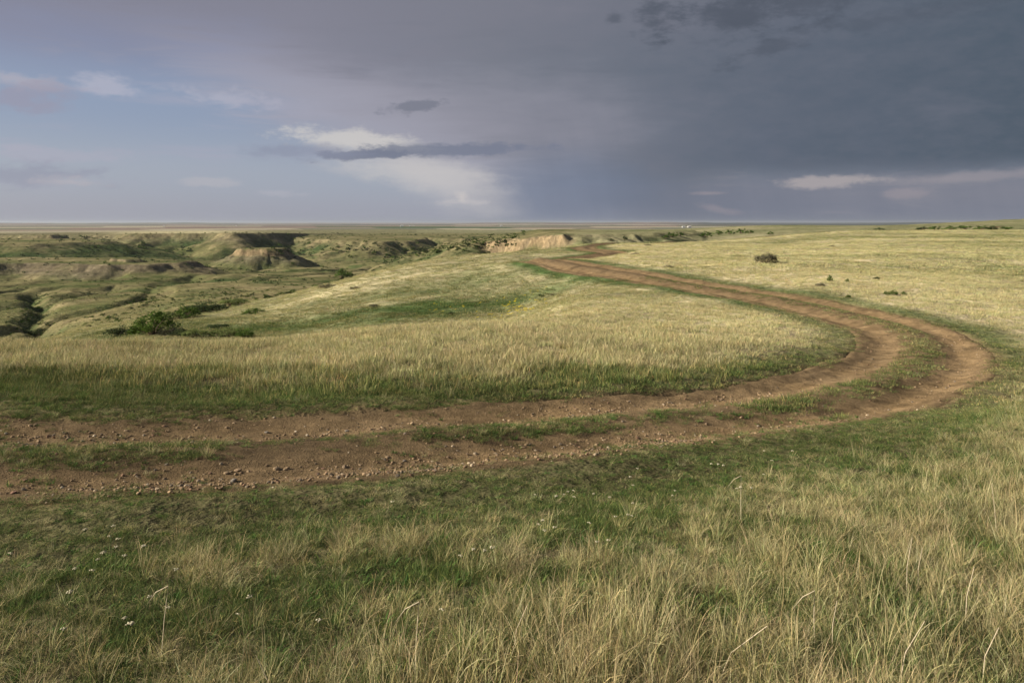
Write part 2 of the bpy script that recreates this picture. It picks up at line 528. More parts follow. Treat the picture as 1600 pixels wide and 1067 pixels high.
def plain_z(x, y):
    r = np.hypot(x, y)
    lr = np.log(np.maximum(r, 1))
    z = np.interp(lr, np.log([600, 1000, 1500, 3000, 10000, 30000, 90000]), [-10.5, -12.2, -13.5, -17, -28, -36, -50])
    a = np.arctan2(x, y)
    hill = fbm(a * 6, lr * 1.5, 77, 4)
    z = z + sst(r, 6000, 14000) * (1 - sst(r, 26000, 40000)) * np.maximum(hill + 0.1, 0) * 55
    return z


def height(x, y, road=None, extras=None):
    """ground height; eye level is 0"""
    x, y = np.asarray(x, float), np.asarray(y, float)
    r = np.maximum(np.hypot(x, y), 1e-3)
    a = np.arctan2(x, y)
    lim = math.radians(58)
    ac = np.clip(a, -lim, lim)
    rr = np.clip(r, 2.0, 1200)
    q = np.full(r.shape, -0.01)
    ins = r < 1150
    q[ins] = tps(AZS * ac[ins], np.log(rr[ins]))
    out = np.abs(a) > lim
    if out.any():
        w = sst(np.abs(a[out]), lim, math.pi)
        qo = 0.5 * (tps(np.full(w.shape, -AZS * lim), np.log(rr[out])) + tps(np.full(w.shape, AZS * lim), np.log(rr[out])))
        q[out] = q[out] * (1 - w) + qo * w
    z = q * rr
    # gentle lumps that grow with distance
    z = z + 0.05 * fbm(x / 1.7, y / 1.7, 41, 3) * sst(r, 3, 9) * (1 - sst(r, 60, 150))
    mid = sst(r, 26, 60) * (1 - sst(r, 500, 900))
    left = sst(-(x - 0.10 * y), -6, 12)
    z = z + mid * (0.22 * fbm(x / 9, y / 9, 42, 4) + left * sst(r, 90, 200) * 1.7 * fbm(x / 38, y / 30, 43, 5))
    # erosion rills across the coulee
    ero = left * sst(r, 90, 170) * (1 - sst(r, 520, 640))
    rid = ridged(x / 26 + 0.6 * fbm(x / 40, y / 40, 51, 2), 52, y / 55)
    z = z - ero * 2.6 * np.clip(rid - 0.62, 0, 1) / 0.38
    # the winding gully on the left (runs away down the slope)
    gx = np.interp(y, [95, 120, 150, 185, 215, 240], [-56, -71, -88, -112, -127, -146]) + 2.5 * np.sin(y / 9.0)
    gd = np.abs(x - gx) * 0.75
    gul = np.exp(-(gd / 2.1) ** 2) * sst(y, 85, 115) * (1 - sst(y, 215, 250))
    z = z - 2.2 * gul
    bare = np.zeros(x.shape)
    lush = 0.9 * gul + ero * np.clip(rid - 0.70, 0, 1) / 0.30 * 0.8
    cap = np.zeros(x.shape)
    which = np.full(x.shape, -1)
    sel = (r > 120) & (r < 1300) & (np.abs(a) < 1.3)
    if sel.any():
        xs, ys, zs = x[sel], y[sel], z[sel]
        bs, lsh, cp, wh = bare[sel], lush[sel], cap[sel], which[sel]
        for k, mm in enumerate(MESAS):
            wa = min(mm['gA'] * 0.9, 16.0)
            ws = mm['gw'] * 1.5
            d, s = poly_sd(mm['poly'], xs + wa * fbm(xs / ws, ys / ws, mm['seed'] + 1, 3), ys + wa * fbm(xs / ws, ys / ws, mm['seed'] + 4, 3))
            near = d < 130
            wob = fbm(xs / (mm['gw'] * 1.6), ys / (mm['gw'] * 1.6), mm['seed'], 3)
            gl = ridged(s / mm['gw'] + 0.5 * wob + d * 0.006, mm['seed'], d / (mm['gw'] * 6) + 7)
            gf = ridged(s / (mm['gw'] * 0.24) + 0.4 * wob, mm['seed'] + 2, d / (mm['gw'] * 2) + 3)
            ramp = sst(d, -mm['gA'] * 0.8, mm['wc'] + mm['gA'] * 0.4)
            D = d + mm['gA'] * ((0.55 - gl) * 0.9) * ramp * -1.0 + 0.18 * mm['gA'] * wob + mm['gA'] * 0.26 * (gf - 0.5) * ramp
            # gl high = gully: pushes the edge back into the hill
            soft = (1 - 0.9 * sst(xs, 11, 18)) * (0.15 + 0.85 * sst(xs, -13, -4)) if mm['name'] == 'cliff' else 1.0
            drop = soft * mm['hc'] * sst(D, 0, mm['wc']) + (0.45 + 0.55 * soft) * mm['slope'] * np.maximum(D - mm['wc'] * 0.5, 0)
            h = mm['top'](xs, ys) - drop + 0.35 * wob + 0.55 * fbm(xs / 5, ys / 5, 191, 4) * sst(D, -2, 4)
            up = near & (h > zs)
            sm = np.clip((h - zs) / 1.2, 0, 1) * near
            zs = np.where(near, np.maximum(zs, h), zs)
            face = sst(D, -1.0, mm['wc'] * 0.35) * (1 - sst(D, mm['wc'] * 1.2 + mm['hc'], mm['wc'] * 2.2 + mm['hc'] * 4.0)) * sm
            amt = {'plateau': 0.40, 'shoulder': 0.22, 'spur': 0.18, 'butte': 0.60, 'bench': 0.70, 'knoll': 1.0, 'cliff': 1.0, 'cutbank': 0.55, 'hummock': 0.12}[mm['name']]
            bs = np.where(up, face * amt * soft, bs)
            cp = np.where(up, soft * sst(D, 0.0, 0.5) * (1 - sst(D, mm['wc'], mm['wc'] * 1.6)) * sm * (1.0 if mm['name'] in ('butte', 'cliff', 'knoll') else 0.15), cp)
            lsh = np.where(up, np.clip(sst(gl, 0.62, 0.88) + 0.7 * sst(gf, 0.70, 0.92), 0, 1) * sst(D, 0, mm['wc'] * 2) * {'butte': 0.15, 'knoll': 0, 'bench': 0.2, 'cliff': 0.8}.get(mm['name'], 0.95), lsh)
            wh = np.where(up & (D > -2) & (h - zs > -0.01), k, wh)
        z[sel], bare[sel], lush[sel], cap[sel], which[sel] = zs, bs, lsh, cp, wh
    w = sst(np.log(r), math.log(800), math.log(1100))
    z = z * (1 - w) + plain_z(x, y) * w
    z = z + 0.25 * fbm(x / 60, y / 60, 61, 3) * sst(r, 700, 1200)
    D, S = road_dist(x, y) if road is None else road
    ad = np.abs(D)
    prof = (-0.085 * np.exp(-((ad - 0.90) / 0.40) ** 2) + 0.05 * np.exp(-(ad / 0.36) ** 2) - 0.03 * (1 - sst(ad, 1.1, 1.8))
            + 0.07 * np.exp(-((ad - 2.1) / 0.5) ** 2) * fbm(S / 3, ad, 71, 2))
    z = z + prof
    if extras is not None:
        extras.update(bare=bare, lush=lush, cap=cap, which=which, D=D, S=S, r=r)
    return z


GRID = {}


def hit(px, py, lift=0.0, dmin=2.5, dmax=900):
    """the point of the ground (raised by lift) that shows at a pixel of the photograph"""
    a = math.atan((px - CX) / F)
    u = (a - GRID['a0']) / GRID['da']
    k = int(np.clip(math.floor(u), 0, GRID['z'].shape[1] - 2))
    f = u - k
    zc = GRID['z'][:, k] * (1 - f) + GRID['z'][:, k + 1] * f
    ca = math.cos(a)
    d = GRID['r'] * ca
    m = (d >= dmin) & (d <= dmax)
    d, zc = d[m], zc[m]
    gap = zc + lift + (py - HOR) / F * d
    up = gap > 0
    i = int(np.argmax(up)) if up.any() else len(d) - 1
    if i > 0 and up[i]:
        t = gap[i - 1] / (gap[i - 1] - gap[i])
        dd = d[i - 1] + t * (d[i] - d[i - 1])
        zz = zc[i - 1] + t * (zc[i] - zc[i - 1])
    else:
        dd, zz = d[i], zc[i]
    return float((px - CX) / F * dd), float(dd), float(zz)


# ------------------------------------------------------------------ land cover
def dryness(x, y, D, S):
    """0 green .. 1 straw, in patches and streaks as the grasses grow"""
    r = np.hypot(x, y)
    big = fbm(x / 14, y / 9, 101, 4)
    mid = fbm(x / 3.2, y / 2.6, 102, 4)
    sml = fbm(x / 0.7, y / 0.7, 103, 3)
    dry = 0.80 + 0.26 * big + 0.34 * fbm(x / 34, y / 6, 108, 3) + 0.24 * mid + 0.22 * sml
    # foreground: straw bunch grass to the right, greener by the track
    fw = sst(0.8 * x - (y - 4.6) + 0.5 * fbm(x / 1.1, y / 1.1, 106, 2), -1.3, 1.3)
    fg = 0.20 + 0.36 * fw + 0.16 * fbm(x / 1.6, y / 1.3, 104, 3) + 0.46 * sml
    wfg = 1 - sst(r, 8, 14)
    dry = dry * (1 - wfg) + fg * wfg
    ad = np.abs(D)
    verge = 1 - sst(ad + 0.35 * mid, 1.9, 3.3)
    wide = np.where((D < 0) & (r < 16) & (x < 6), 1 - sst(ad + 1.3 * mid + 0.7 * sml, 3.0, 5.2), 0) * (1 - sst(x, -1, 7) * 0.3)
    near = np.where((D > 0) & (y < 13), 1 - sst(ad + 0.6 * mid, 2.6, 4.2), 0)
    gr = np.clip(np.maximum(np.maximum(verge, wide * 0.95), near * 0.95), 0, 1)
    dry = dry * (1 - gr) + (0.08 + 0.22 * np.clip(mid + 0.5 * sml, 0, 1)) * gr
    # pale old-grass belt outside of the bend, greener hill face across the draw, greener top of the field
    belt = np.exp(-((D - 6.0) / 3.2) ** 2) * sst(x, 4, 9) * (D > 0) * (D < 50)
    dry = dry + 0.35 * belt
    face = sst(y, 34, 44) * (1 - sst(y, 78, 95)) * (1 - sst(x + 0.08 * (y - 60), -6, 8)) * (1 - sst(ad, 0, 1) * 0)
    face = face * sst(-x, -14, -2)
    dry = dry - (0.62 - 0.40 * sst(y, 48, 80)) * face * (0.75 + 0.7 * fbm(x / 9, y / 5, 107, 3))
    dry = dry + 0.20 * sst(y, 18, 22) * (1 - sst(y, 28, 32)) * (x < 12)
    dry = dry - 0.14 * sst(r, 60, 130) * (x > 0)
    return np.clip(dry, 0, 1)


C_DRY = np.array([0.55, 0.475, 0.305])
C_OLIVE = np.array([0.255, 0.25, 0.135])
C_GREEN = np.array([0.086, 0.132, 0.048])
C_LUSH = np.array([0.042, 0.068, 0.025])
C_TAN = np.array([0.255, 0.195, 0.115])
C_GREY = np.array([0.155, 0.130, 0.092])
C_SOIL = np.array([0.16, 0.115, 0.07])


def grass_col(dry):
    d = dry[..., None]
    lo = C_GREEN + (C_OLIVE - C_GREEN) * np.clip(d / 0.5, 0, 1)
    return np.where(d < 0.5, lo, C_OLIVE + (C_DRY - C_OLIVE) * np.clip((d - 0.5) / 0.5, 0, 1))


def ground_col(x, y, z, ex):
    r = ex['r']
    dry = dryness(x, y, ex['D'], ex['S'])
    c = grass_col(np.clip(dry, 0, 1))
    near = 1 - sst(r, 14, 34)
    c = c * (1 - near[..., None]) + (0.45 * C_SOIL + 0.35 * c) * near[..., None]
    # coulee grassland: olive, greener hollows
    left = sst(-(x - 0.10 * y), -6, 14) * sst(r, 70, 130)
    dv = np.clip(0.40 + 0.42 * fbm(x / 30, y / 22, 121, 5) + 0.34 * fbm(x / 6, y / 6, 122, 4), 0, 1)
    cv = grass_col(dv) * np.array([0.70, 0.66, 0.60])
    c = c * (1 - left[..., None]) + cv * left[..., None]
    rt = sst(r, 180, 230) * (1 - left)
    cr = grass_col(np.clip(0.46 + 0.3 * fbm(x / 20, y / 25, 124, 4), 0, 1)) * 0.9
    c = c * (1 - rt[..., None]) + cr * rt[..., None]
    l = np.clip(ex['lush'] * (0.75 + 0.6 * fbm(x / 7, y / 7, 123, 3)), 0, 1)[..., None]
    c = c * (1 - l) + C_LUSH * l
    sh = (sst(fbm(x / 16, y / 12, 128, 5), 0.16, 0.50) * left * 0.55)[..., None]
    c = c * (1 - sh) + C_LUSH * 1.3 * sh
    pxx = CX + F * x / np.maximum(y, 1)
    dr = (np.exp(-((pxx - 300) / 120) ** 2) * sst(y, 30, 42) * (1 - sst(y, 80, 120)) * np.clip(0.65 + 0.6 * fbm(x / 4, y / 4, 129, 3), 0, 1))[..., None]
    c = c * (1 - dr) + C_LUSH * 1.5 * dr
    strat = 0.5 + 0.5 * np.sin(z * 5.5 + 1.2 * fbm(x / 12, y / 12, 125, 2))
    bcol = C_GREY * (0.75 + 0.5 * strat[..., None])
    b = np.clip(ex['bare'] * (0.95 + 0.75 * fbm(x / 6, y / 6, 126, 4)), 0, 1)[..., None] * (1 - 0.7 * l)
    c = c * (1 - b) + bcol * b
    cp = np.clip(ex['cap'] * (0.85 + 0.7 * fbm(x / 4, y / 4, 127, 3)), 0, 1)[..., None] * (1 - 0.6 * l)
    c = c * (1 - cp) + C_TAN * (0.8 + 0.35 * strat[..., None]) * cp
    # the cultivated plain: long strips of fallow, stubble and crop
    pl = sst(r, 690, 860)
    lr = np.log(np.maximum(r, 10))
    celly = np.floor(lr * 3.6 + 0.25 * fbm(x / (0.3 * r + 1), lr, 131, 2))
    cellx = np.floor(np.arctan2(x, y) / 0.17 + 0.37 * celly + 0.2 * fbm(lr, x * 0, 137, 1))
    h = hash2(cellx, celly, 9)
    pal = np.array([[0.26, 0.20, 0.16], [0.32, 0.27, 0.21], [0.46, 0.42, 0.31], [0.12, 0.16, 0.09], [0.22, 0.23, 0.17], [0.27, 0.21, 0.18]])
    fcol = pal[np.clip((h * len(pal)).astype(int), 0, len(pal) - 1)]
    px_ = CX + F * x / np.maximum(y, 1)
    near_plain = ((1 - sst(r, 900, 1500)) * np.exp(-((px_ - 280) / 110) ** 4))[..., None]
    grn = ((1 - sst(r, 850, 1300)))[..., None]
    fcol = fcol * 0.78 * (1 - 0.7 * grn) + np.array([0.17, 0.18, 0.085]) * 0.7 * grn
    fcol = fcol * (1 - near_plain) + np.array([0.44, 0.40, 0.24]) * near_plain
    trees_and_shade = (sst(fbm(x / (0.05 * r + 1), lr * 30, 133, 3), 0.25, 0.5) * sst(r, 3000, 6000))[..., None]
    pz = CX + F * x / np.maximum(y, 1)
    belt = (sst(pz, 1020, 1120) * sst(r, 5000, 7000))[..., None]  # far land under cloud shadow, the shade painted as a dark colour
    trees_and_shade = np.maximum(trees_and_shade, belt)
    fcol = fcol * (1 - trees_and_shade) + np.array([0.06, 0.07, 0.05]) * trees_and_shade
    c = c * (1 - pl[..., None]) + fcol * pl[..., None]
    return np.clip(c, 0, 1)


# ------------------------------------------------------------------ object helpers
def link(o):
    scene.collection.objects.link(o)
    return o


def tag(o, label=None, cat=None, group=None, kind=None):
    if label: o['label'] = label
    if cat: o['category'] = cat
    if group: o['group'] = group
    if kind: o['kind'] = kind
    return o


def mesh_np(name, co, faces, mat=None, smooth=True):
    """faces: (n,3) or (n,4) int array"""
    me = bpy.data.meshes.new(name)
    faces = np.asarray(faces, np.int32)
    k = faces.shape[1]
    me.vertices.add(len(co))
    me.vertices.foreach_set('co', np.asarray(co, np.float32).ravel())
    me.loops.add(faces.size)
    me.loops.foreach_set('vertex_index', faces.ravel())
    me.polygons.add(len(faces))
    me.polygons.foreach_set('loop_start', np.arange(0, faces.size, k, dtype=np.int32))
    me.polygons.foreach_set('loop_total', np.full(len(faces), k, np.int32))
    me.polygons.foreach_set('use_smooth', np.full(len(faces), smooth, bool))
    me.update(calc_edges=True)
    if mat: me.materials.append(mat)
    return me


def col_attr(me, name, c):
    at = me.attributes.new(name, 'FLOAT_COLOR', 'POINT')
    c4 = np.ones((len(c), 4), np.float32)
    c4[:, :3] = c
    at.data.foreach_set('color', c4.ravel())


def new_mat(name):
    m = bpy.data.materials.new(name)
    m.use_nodes = True
    m.node_tree.nodes.clear()
    return m, G(m.node_tree)


def finish(m, g, shader):
    o = g.n('ShaderNodeOutputMaterial')
    m.node_tree.links.new(shader, o.inputs[0])


def diffuse(g, col, rough=1.0, bump=None, spec=0.1):
    p = g.n('ShaderNodeBsdfPrincipled')
    g.put(p.inputs['Base Color'], col)
    p.inputs['Roughness'].default_value = rough
    p.inputs['Specular IOR Level'].default_value = spec
    if bump is not None:
        g.nt.links.new(bump, p.inputs['Normal'])
    return p.outputs[0]


def bump(g, h, strength, dist):
    b = g.n('ShaderNodeBump')
    b.inputs['Strength'].default_value = strength
    b.inputs['Distance'].default_value = dist
    g.nt.links.new(h, b.inputs['Height'])
    return b.outputs[0]


# ------------------------------------------------------------------ materials
def ground_material():
    m, g = new_mat('prairie_ground')
    at = g.n('ShaderNodeAttribute', attribute_name='col')
    geo = g.n('ShaderNodeNewGeometry').outputs['Position']
    n1 = g.noise(geo, 3.0, 6, 0.65)
    n2 = g.noise(g.vmul(geo, (1, 1, 1)), 0.35, 6, 0.65)
    n3 = g.noise(geo, 0.05, 6, 0.7)
    k = g.mul(g.ss(n1, 0.25, 0.75, 0.72, 1.28), g.mul(g.ss(n2, 0.25, 0.75, 0.66, 1.34), g.ss(n3, 0.3, 0.7, 0.85, 1.15)))
    mixn = g.n('ShaderNodeVectorMath', operation='SCALE')
    g.nt.links.new(at.outputs['Color'], mixn.inputs[0])
    g.nt.links.new(k, mixn.inputs['Scale'])
    b = bump(g, g.add(g.mul(n1, 0.25), g.mul(n2, 1.0)), 0.7, 0.8)
    finish(m, g, diffuse(g, mixn.outputs[0], 1.0, b, 0.0))
    return m


def dirt_material():
    m, g = new_mat('track_dirt')
    at = g.n('ShaderNodeAttribute', attribute_name='col')
    geo = g.n('ShaderNodeNewGeometry').outputs['Position']
    n1 = g.noise(geo, 34.0, 5, 0.7)
    n2 = g.noise(geo, 4.5, 6, 0.65)
    n3 = g.noise(geo, 0.9, 5, 0.6)
    vor = g.n('ShaderNodeTexVoronoi')
    g.nt.links.new(geo, vor.inputs['Vector'])
    vor.inputs['Scale'].default_value = 38.0
    peb = g.ss(vor.outputs['Distance'], 0.05, 0.42, 1.0, 0.0)
    k = g.mul(g.ss(n1, 0.25, 0.75, 0.75, 1.25), g.mul(g.ss(n2, 0.25, 0.75, 0.68, 1.32), g.ss(n3, 0.3, 0.7, 0.88, 1.12)))
    sc = g.n('ShaderNodeVectorMath', operation='SCALE')
    g.nt.links.new(at.outputs['Color'], sc.inputs[0])
    g.nt.links.new(k, sc.inputs['Scale'])
    b = bump(g, g.add(g.mul(n1, 0.5), g.add(g.mul(peb, 0.5), g.mul(n2, 1.5))), 0.8, 0.03)
    finish(m, g, diffuse(g, sc.outputs[0], 1.0, b, 0.05))
    return m


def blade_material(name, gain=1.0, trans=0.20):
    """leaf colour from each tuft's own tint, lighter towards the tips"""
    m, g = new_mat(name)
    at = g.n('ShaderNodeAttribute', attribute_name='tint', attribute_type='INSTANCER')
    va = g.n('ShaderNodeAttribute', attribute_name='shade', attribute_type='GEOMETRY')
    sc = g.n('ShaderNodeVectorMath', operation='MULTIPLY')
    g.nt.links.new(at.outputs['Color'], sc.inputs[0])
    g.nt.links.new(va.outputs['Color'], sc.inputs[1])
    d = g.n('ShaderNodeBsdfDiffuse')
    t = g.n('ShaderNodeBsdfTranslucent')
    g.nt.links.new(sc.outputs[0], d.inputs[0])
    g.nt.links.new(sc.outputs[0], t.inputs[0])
    mx = g.n('ShaderNodeMixShader')
    mx.inputs[0].default_value = trans
    g.nt.links.new(d.outputs[0], mx.inputs[1])
    g.nt.links.new(t.outputs[0], mx.inputs[2])
    finish(m, g, mx.outputs[0])
    return m


def plain_material(name, col, var=0.2, scale=20.0, trans=0.0, rough=0.9):
    m, g = new_mat(name)
    tcn = g.n('ShaderNodeTexCoord').outputs['Object']
    n1 = g.noise(tcn, scale, 4, 0.6)
    oi = g.n('ShaderNodeObjectInfo').outputs['Random']
    k = g.mul(g.ss(n1, 0.25, 0.75, 1 - var, 1 + var), g.ss(oi, 0, 1, 1 - var * 0.8, 1 + var * 0.8, 'LINEAR'))
    sc = g.n('ShaderNodeVectorMath', operation='SCALE')
    sc.inputs[0].default_value = col
    g.nt.links.new(k, sc.inputs['Scale'])
    if trans:
        d = g.n('ShaderNodeBsdfDiffuse')
        t = g.n('ShaderNodeBsdfTranslucent')
        g.nt.links.new(sc.outputs[0], d.inputs[0])
        g.nt.links.new(sc.outputs[0], t.inputs[0])
        mx = g.n('ShaderNodeMixShader')
        mx.inputs[0].default_value = trans
        g.nt.links.new(d.outputs[0], mx.inputs[1])
        g.nt.links.new(t.outputs[0], mx.inputs[2])
        finish(m, g, mx.outputs[0])
    else:
        finish(m, g, diffuse(g, sc.outputs[0], rough, bump(g, n1, 0.5, 0.02), 0.15))
    return m


M_GROUND = ground_material()
M_DIRT = dirt_material()
M_BLADE = blade_material('grass_blade')


# ================================================================== ground sheet
def build_ground():
    fine = np.radians(np.linspace(-41, 41, 900))
    coarse = np.radians(np.concatenate([np.linspace(41, 180, 70)[1:], np.linspace(-180, -41, 70)[1:-1]]))
    ang = np.concatenate([fine, coarse])
    rad = np.concatenate([[0.6], np.geomspace(1.2, 15, 170)[:-1], np.geomspace(15, 110, 250)[:-1],
                          np.geomspace(110, 900, 430)[:-1], np.geomspace(900, 90000, 110)])
    na, nr = len(ang), len(rad)
    A, R = np.meshgrid(ang, rad)
    x, y = (R * np.sin(A)).ravel(), (R * np.cos(A)).ravel()
    ex = {}
    z = height(x, y, extras=ex)
    GRID.update(z=z.reshape(nr, na)[:, :len(fine)].copy(), r=rad, a0=fine[0], da=fine[1] - fine[0])
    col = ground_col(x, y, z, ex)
    ad = np.abs(ex['D'])
    z = z - 0.05 * (1 - sst(ad, 1.25, 1.7)) * (1 + 0.02 * np.minimum(ex['r'], 150))
    soil = (1 - sst(ad, 1.2, 2.0))[:, None]
    col = col * (1 - soil) + np.array([0.20, 0.135, 0.08]) * soil
    i = np.arange(nr - 1)[:, None] * na
    j = np.arange(na)[None, :]
    j2 = (j + 1) % na
    faces = np.stack([i + j, i + na + j, i + na + j2, i + j2], -1).reshape(-1, 4)[:, ::-1]
    me = mesh_np('ground', np.stack([x, y, z], 1), faces, M_GROUND)
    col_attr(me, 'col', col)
    o = link(bpy.data.objects.new('ground', me))
    tag(o, 'grassy prairie ground falling to eroded coulees and a far flat plain', kind='structure')


build_ground()


# ================================================================== dirt track
def build_track():
    C = RC
    n = len(C)
    # coarser rows far away
    keep, last = [0], 0.0
    for k in range(1, n):
        step = 0.05 * 0 + max(0.12, 0.006 * math.hypot(C[k, 0], C[k, 1]))
        if RS[k] - last >= step * 0.98:
            keep.append(k)
            last = RS[k]
    keep = np.array(keep)
    lat = np.linspace(-1.95, 1.95, 69)
    P = C[keep]
    T = RT[keep]
    S = RS[keep]
    Nrm = np.stack([T[:, 1], -T[:, 0]], 1)
    wd = road_wide(P[:, 0], P[:, 1])[:, None]
    x = (P[:, 0, None] + Nrm[:, 0, None] * lat[None] * wd).ravel()
    y = (P[:, 1, None] + Nrm[:, 1, None] * lat[None] * wd).ravel()
    D = np.repeat(lat[None], len(P), 0).ravel()
    Sx = np.repeat(S[:, None], len(lat), 1).ravel()
    z = height(x, y, road=(D, Sx))
    ad = np.abs(D)
    rag = 0.16 * fbm(Sx / 0.9, D * 1.5, 201, 3) + 0.10 * fbm(Sx / 4, D, 202, 2)
    z = z + 0.02 - 0.13 * sst(ad + rag, 1.42, 1.84) + 0.020 * fbm(x / 0.30, y / 0.22, 203, 4) + 0.012 * fbm(Sx / 1.2, D / 0.12, 207, 3)
    n1 = fbm(x / 1.3, y / 0.6, 204, 3)
    rut = np.exp(-((ad - 0.92) / 0.45) ** 2)
    leftdark = 1 - sst(x, -3, 5) * (y < 20)
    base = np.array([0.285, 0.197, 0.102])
    dark = np.array([0.148, 0.110, 0.066])
    pale = np.array([0.36, 0.265, 0.155])
    base = base * (1 - 0.32 * sst(np.hypot(x, y), 20, 38))[:, None]  # dulling of the far stretch at grazing view, painted into the colour
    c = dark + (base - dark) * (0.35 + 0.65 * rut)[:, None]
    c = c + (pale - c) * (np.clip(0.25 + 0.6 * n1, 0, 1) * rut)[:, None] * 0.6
    left_near = np.clip((1 - sst(x, -4, 5)) * (y < 16), 0, 1)[:, None]
    c = c * (1 - 0.42 * left_near)  # dirt darker on the near left stretch
    blot = sst(fbm(x / 0.55, y / 0.4, 206, 4), 0.05, 0.5)[:, None]
    c = c * (1 - 0.30 * blot)
    na = len(lat)
    i = np.arange(len(P) - 1)[:, None] * na
    j = np.arange(na - 1)[None, :]
    faces = np.stack([i + j, i + na + j, i + na + j + 1, i + j + 1], -1).reshape(-1, 4)
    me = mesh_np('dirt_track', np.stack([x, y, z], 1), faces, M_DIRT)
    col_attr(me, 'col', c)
    o = link(bpy.data.objects.new('dirt_track', me))
    tag(o, 'rutted brown dirt track curving away through the prairie grass', kind='structure')


build_track()

# ================================================================== scattering
def scatter_group():
    ng = bpy.data.node_groups.new('scatter', 'GeometryNodeTree')
    ng.interface.new_socket('Geometry', in_out='INPUT', socket_type='NodeSocketGeometry')
    ng.interface.new_socket('Source', in_out='INPUT', socket_type='NodeSocketCollection')
    ng.interface.new_socket('Geometry', in_out='OUTPUT', socket_type='NodeSocketGeometry')
    gi = ng.nodes.new('NodeGroupInput')
    go = ng.nodes.new('NodeGroupOutput')
    ci = ng.nodes.new('GeometryNodeCollectionInfo')
    ci.inputs['Separate Children'].default_value = True
    ci.inputs['Reset Children'].default_value = True
    ng.links.new(gi.outputs['Source'], ci.inputs['Collection'])
    ip = ng.nodes.new('GeometryNodeInstanceOnPoints')
    ip.inputs['Pick Instance'].default_value = True

    def named(nm, dt):
        n = ng.nodes.new('GeometryNodeInputNamedAttribute')
        n.data_type = dt
        n.inputs['Name'].default_value = nm
        return n.outputs[0]
    ng.links.new(gi.outputs['Geometry'], ip.inputs['Points'])
    ng.links.new(ci.outputs[0], ip.inputs['Instance'])
    ng.links.new(named('idx', 'INT'), ip.inputs['Instance Index'])
    ng.links.new(named('rot', 'FLOAT_VECTOR'), ip.inputs['Rotation'])
    ng.links.new(named('scl', 'FLOAT_VECTOR'), ip.inputs['Scale'])
    ng.links.new(ip.outputs[0], go.inputs[0])
    return ng


SCATTER = scatter_group()
SRC_ID = SCATTER.interface.items_tree['Source'].identifier


def scatter(name, protos, P, rot, scl, idx, tint, label, cat):
    """P (n,3); rot (n,3); scl (n,3); idx (n); tint (n,3)"""
    src = bpy.data.collections.new(name + '_source')
    for k, me in enumerate(protos):
        src.objects.link(bpy.data.objects.new('%s_piece_%02d' % (name, k), me))
    me = bpy.data.meshes.new(name)
    n = len(P)
    me.vertices.add(n)
    me.vertices.foreach_set('co', np.asarray(P, np.float32).ravel())
    for nm, v in (('rot', rot), ('scl', scl)):
        a = me.attributes.new(nm, 'FLOAT_VECTOR', 'POINT')
        a.data.foreach_set('vector', np.asarray(v, np.float32).ravel())
    a = me.attributes.new('idx', 'INT', 'POINT')
    a.data.foreach_set('value', np.asarray(idx, np.int32))
    col_attr(me, 'tint', tint)
    o = link(bpy.data.objects.new(name, me))
    md = o.modifiers.new('scatter', 'NODES')
    md.node_group = SCATTER
    md[SRC_ID] = src
    tag(o, label, cat, kind='stuff')
    return o


def make_tuft(name, seed, nb, h, wid, spread, curl, segs=3, hvar=0.4, lean=0.0, tip=(1.15, 1.08, 0.95), root=(0.72, 0.80, 0.72), mat=None, flop=0.25, alt=0.0, altcol=(1, 1, 1)):
    rng = np.random.default_rng(seed)
    V, Fc, Cc = [], [], []
    tip, root = np.array(tip), np.array(root)
    for b in range(nb):
        ra = spread * math.sqrt(rng.random())
        th = rng.random() * 2 * math.pi
        base = np.array([ra * math.cos(th), ra * math.sin(th), -0.02])
        hh = h * (1 - hvar + 2 * hvar * rng.random() ** 1.3)
        out = th + rng.normal(0, 0.9)
        dirh = np.array([math.cos(out), math.sin(out), 0.0])
        c = curl * (0.25 + 1.2 * rng.random())
        if rng.random() < flop:
            c *= 1.9
        side = np.array([-math.sin(out), math.cos(out), 0.0])
        rot = rng.random() * math.pi
        side = side * math.cos(rot) + dirh * math.sin(rot)
        w = wid * (0.6 + 0.8 * rng.random())
        a0 = rng.uniform(0.02, 0.30)
        p = base.copy()
        i0 = len(V)
        k = rng.uniform(0.8, 1.2)
        hue = np.array([rng.uniform(0.75, 1.25)] * 3) * np.array([rng.uniform(0.90, 1.10), 1, rng.uniform(0.85, 1.1)])
        q = rng.random()
        if q < alt: hue = hue * np.array(altcol)
        for s in range(segs + 1):
            t = s / segs
            ww = w * (1 - t) ** 0.7 if s < segs else 0.0
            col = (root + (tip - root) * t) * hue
            if s < segs:
                V += [p - side * ww / 2, p + side * ww / 2]
                Cc += [col, col]
            else:
                V += [p.copy()]
                Cc += [col]
            ang = a0 + c * t * k
            ang = min(ang, 1.9)
            p = p + (hh / segs) * (dirh * math.sin(ang) + np.array([lean * t, 0, 1.0]) * math.cos(ang))
        for s in range(segs - 1):
            a = i0 + 2 * s
            Fc += [(a, a + 1, a + 3), (a, a + 3, a + 2)]
        a = i0 + 2 * (segs - 1)
        Fc.append((a, a + 1, a + 2))
    me = mesh_np(name, np.array(V), np.array(Fc), mat or M_BLADE, smooth=False)
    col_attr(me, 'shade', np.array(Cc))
    return me


def frustum_points(rng, r0, r1, dens, side=0.70, pad=2.2):
    """random points over the ground in view (and a step to either side); dens per square metre as a function of distance"""
    out = []
    edges = np.geomspace(r0, r1, 14)
    for a, b in zip(edges[:-1], edges[1:]):
        hw = side * b + pad
        n = int((b - a) * 2 * hw * dens((a + b) / 2))
        x = rng.uniform(-hw, hw, n)
        y = rng.uniform(a, b, n)
        k = np.abs(x) < side * y + pad
        out.append(np.stack([x[k], y[k]], 1))
    return np.concatenate(out)


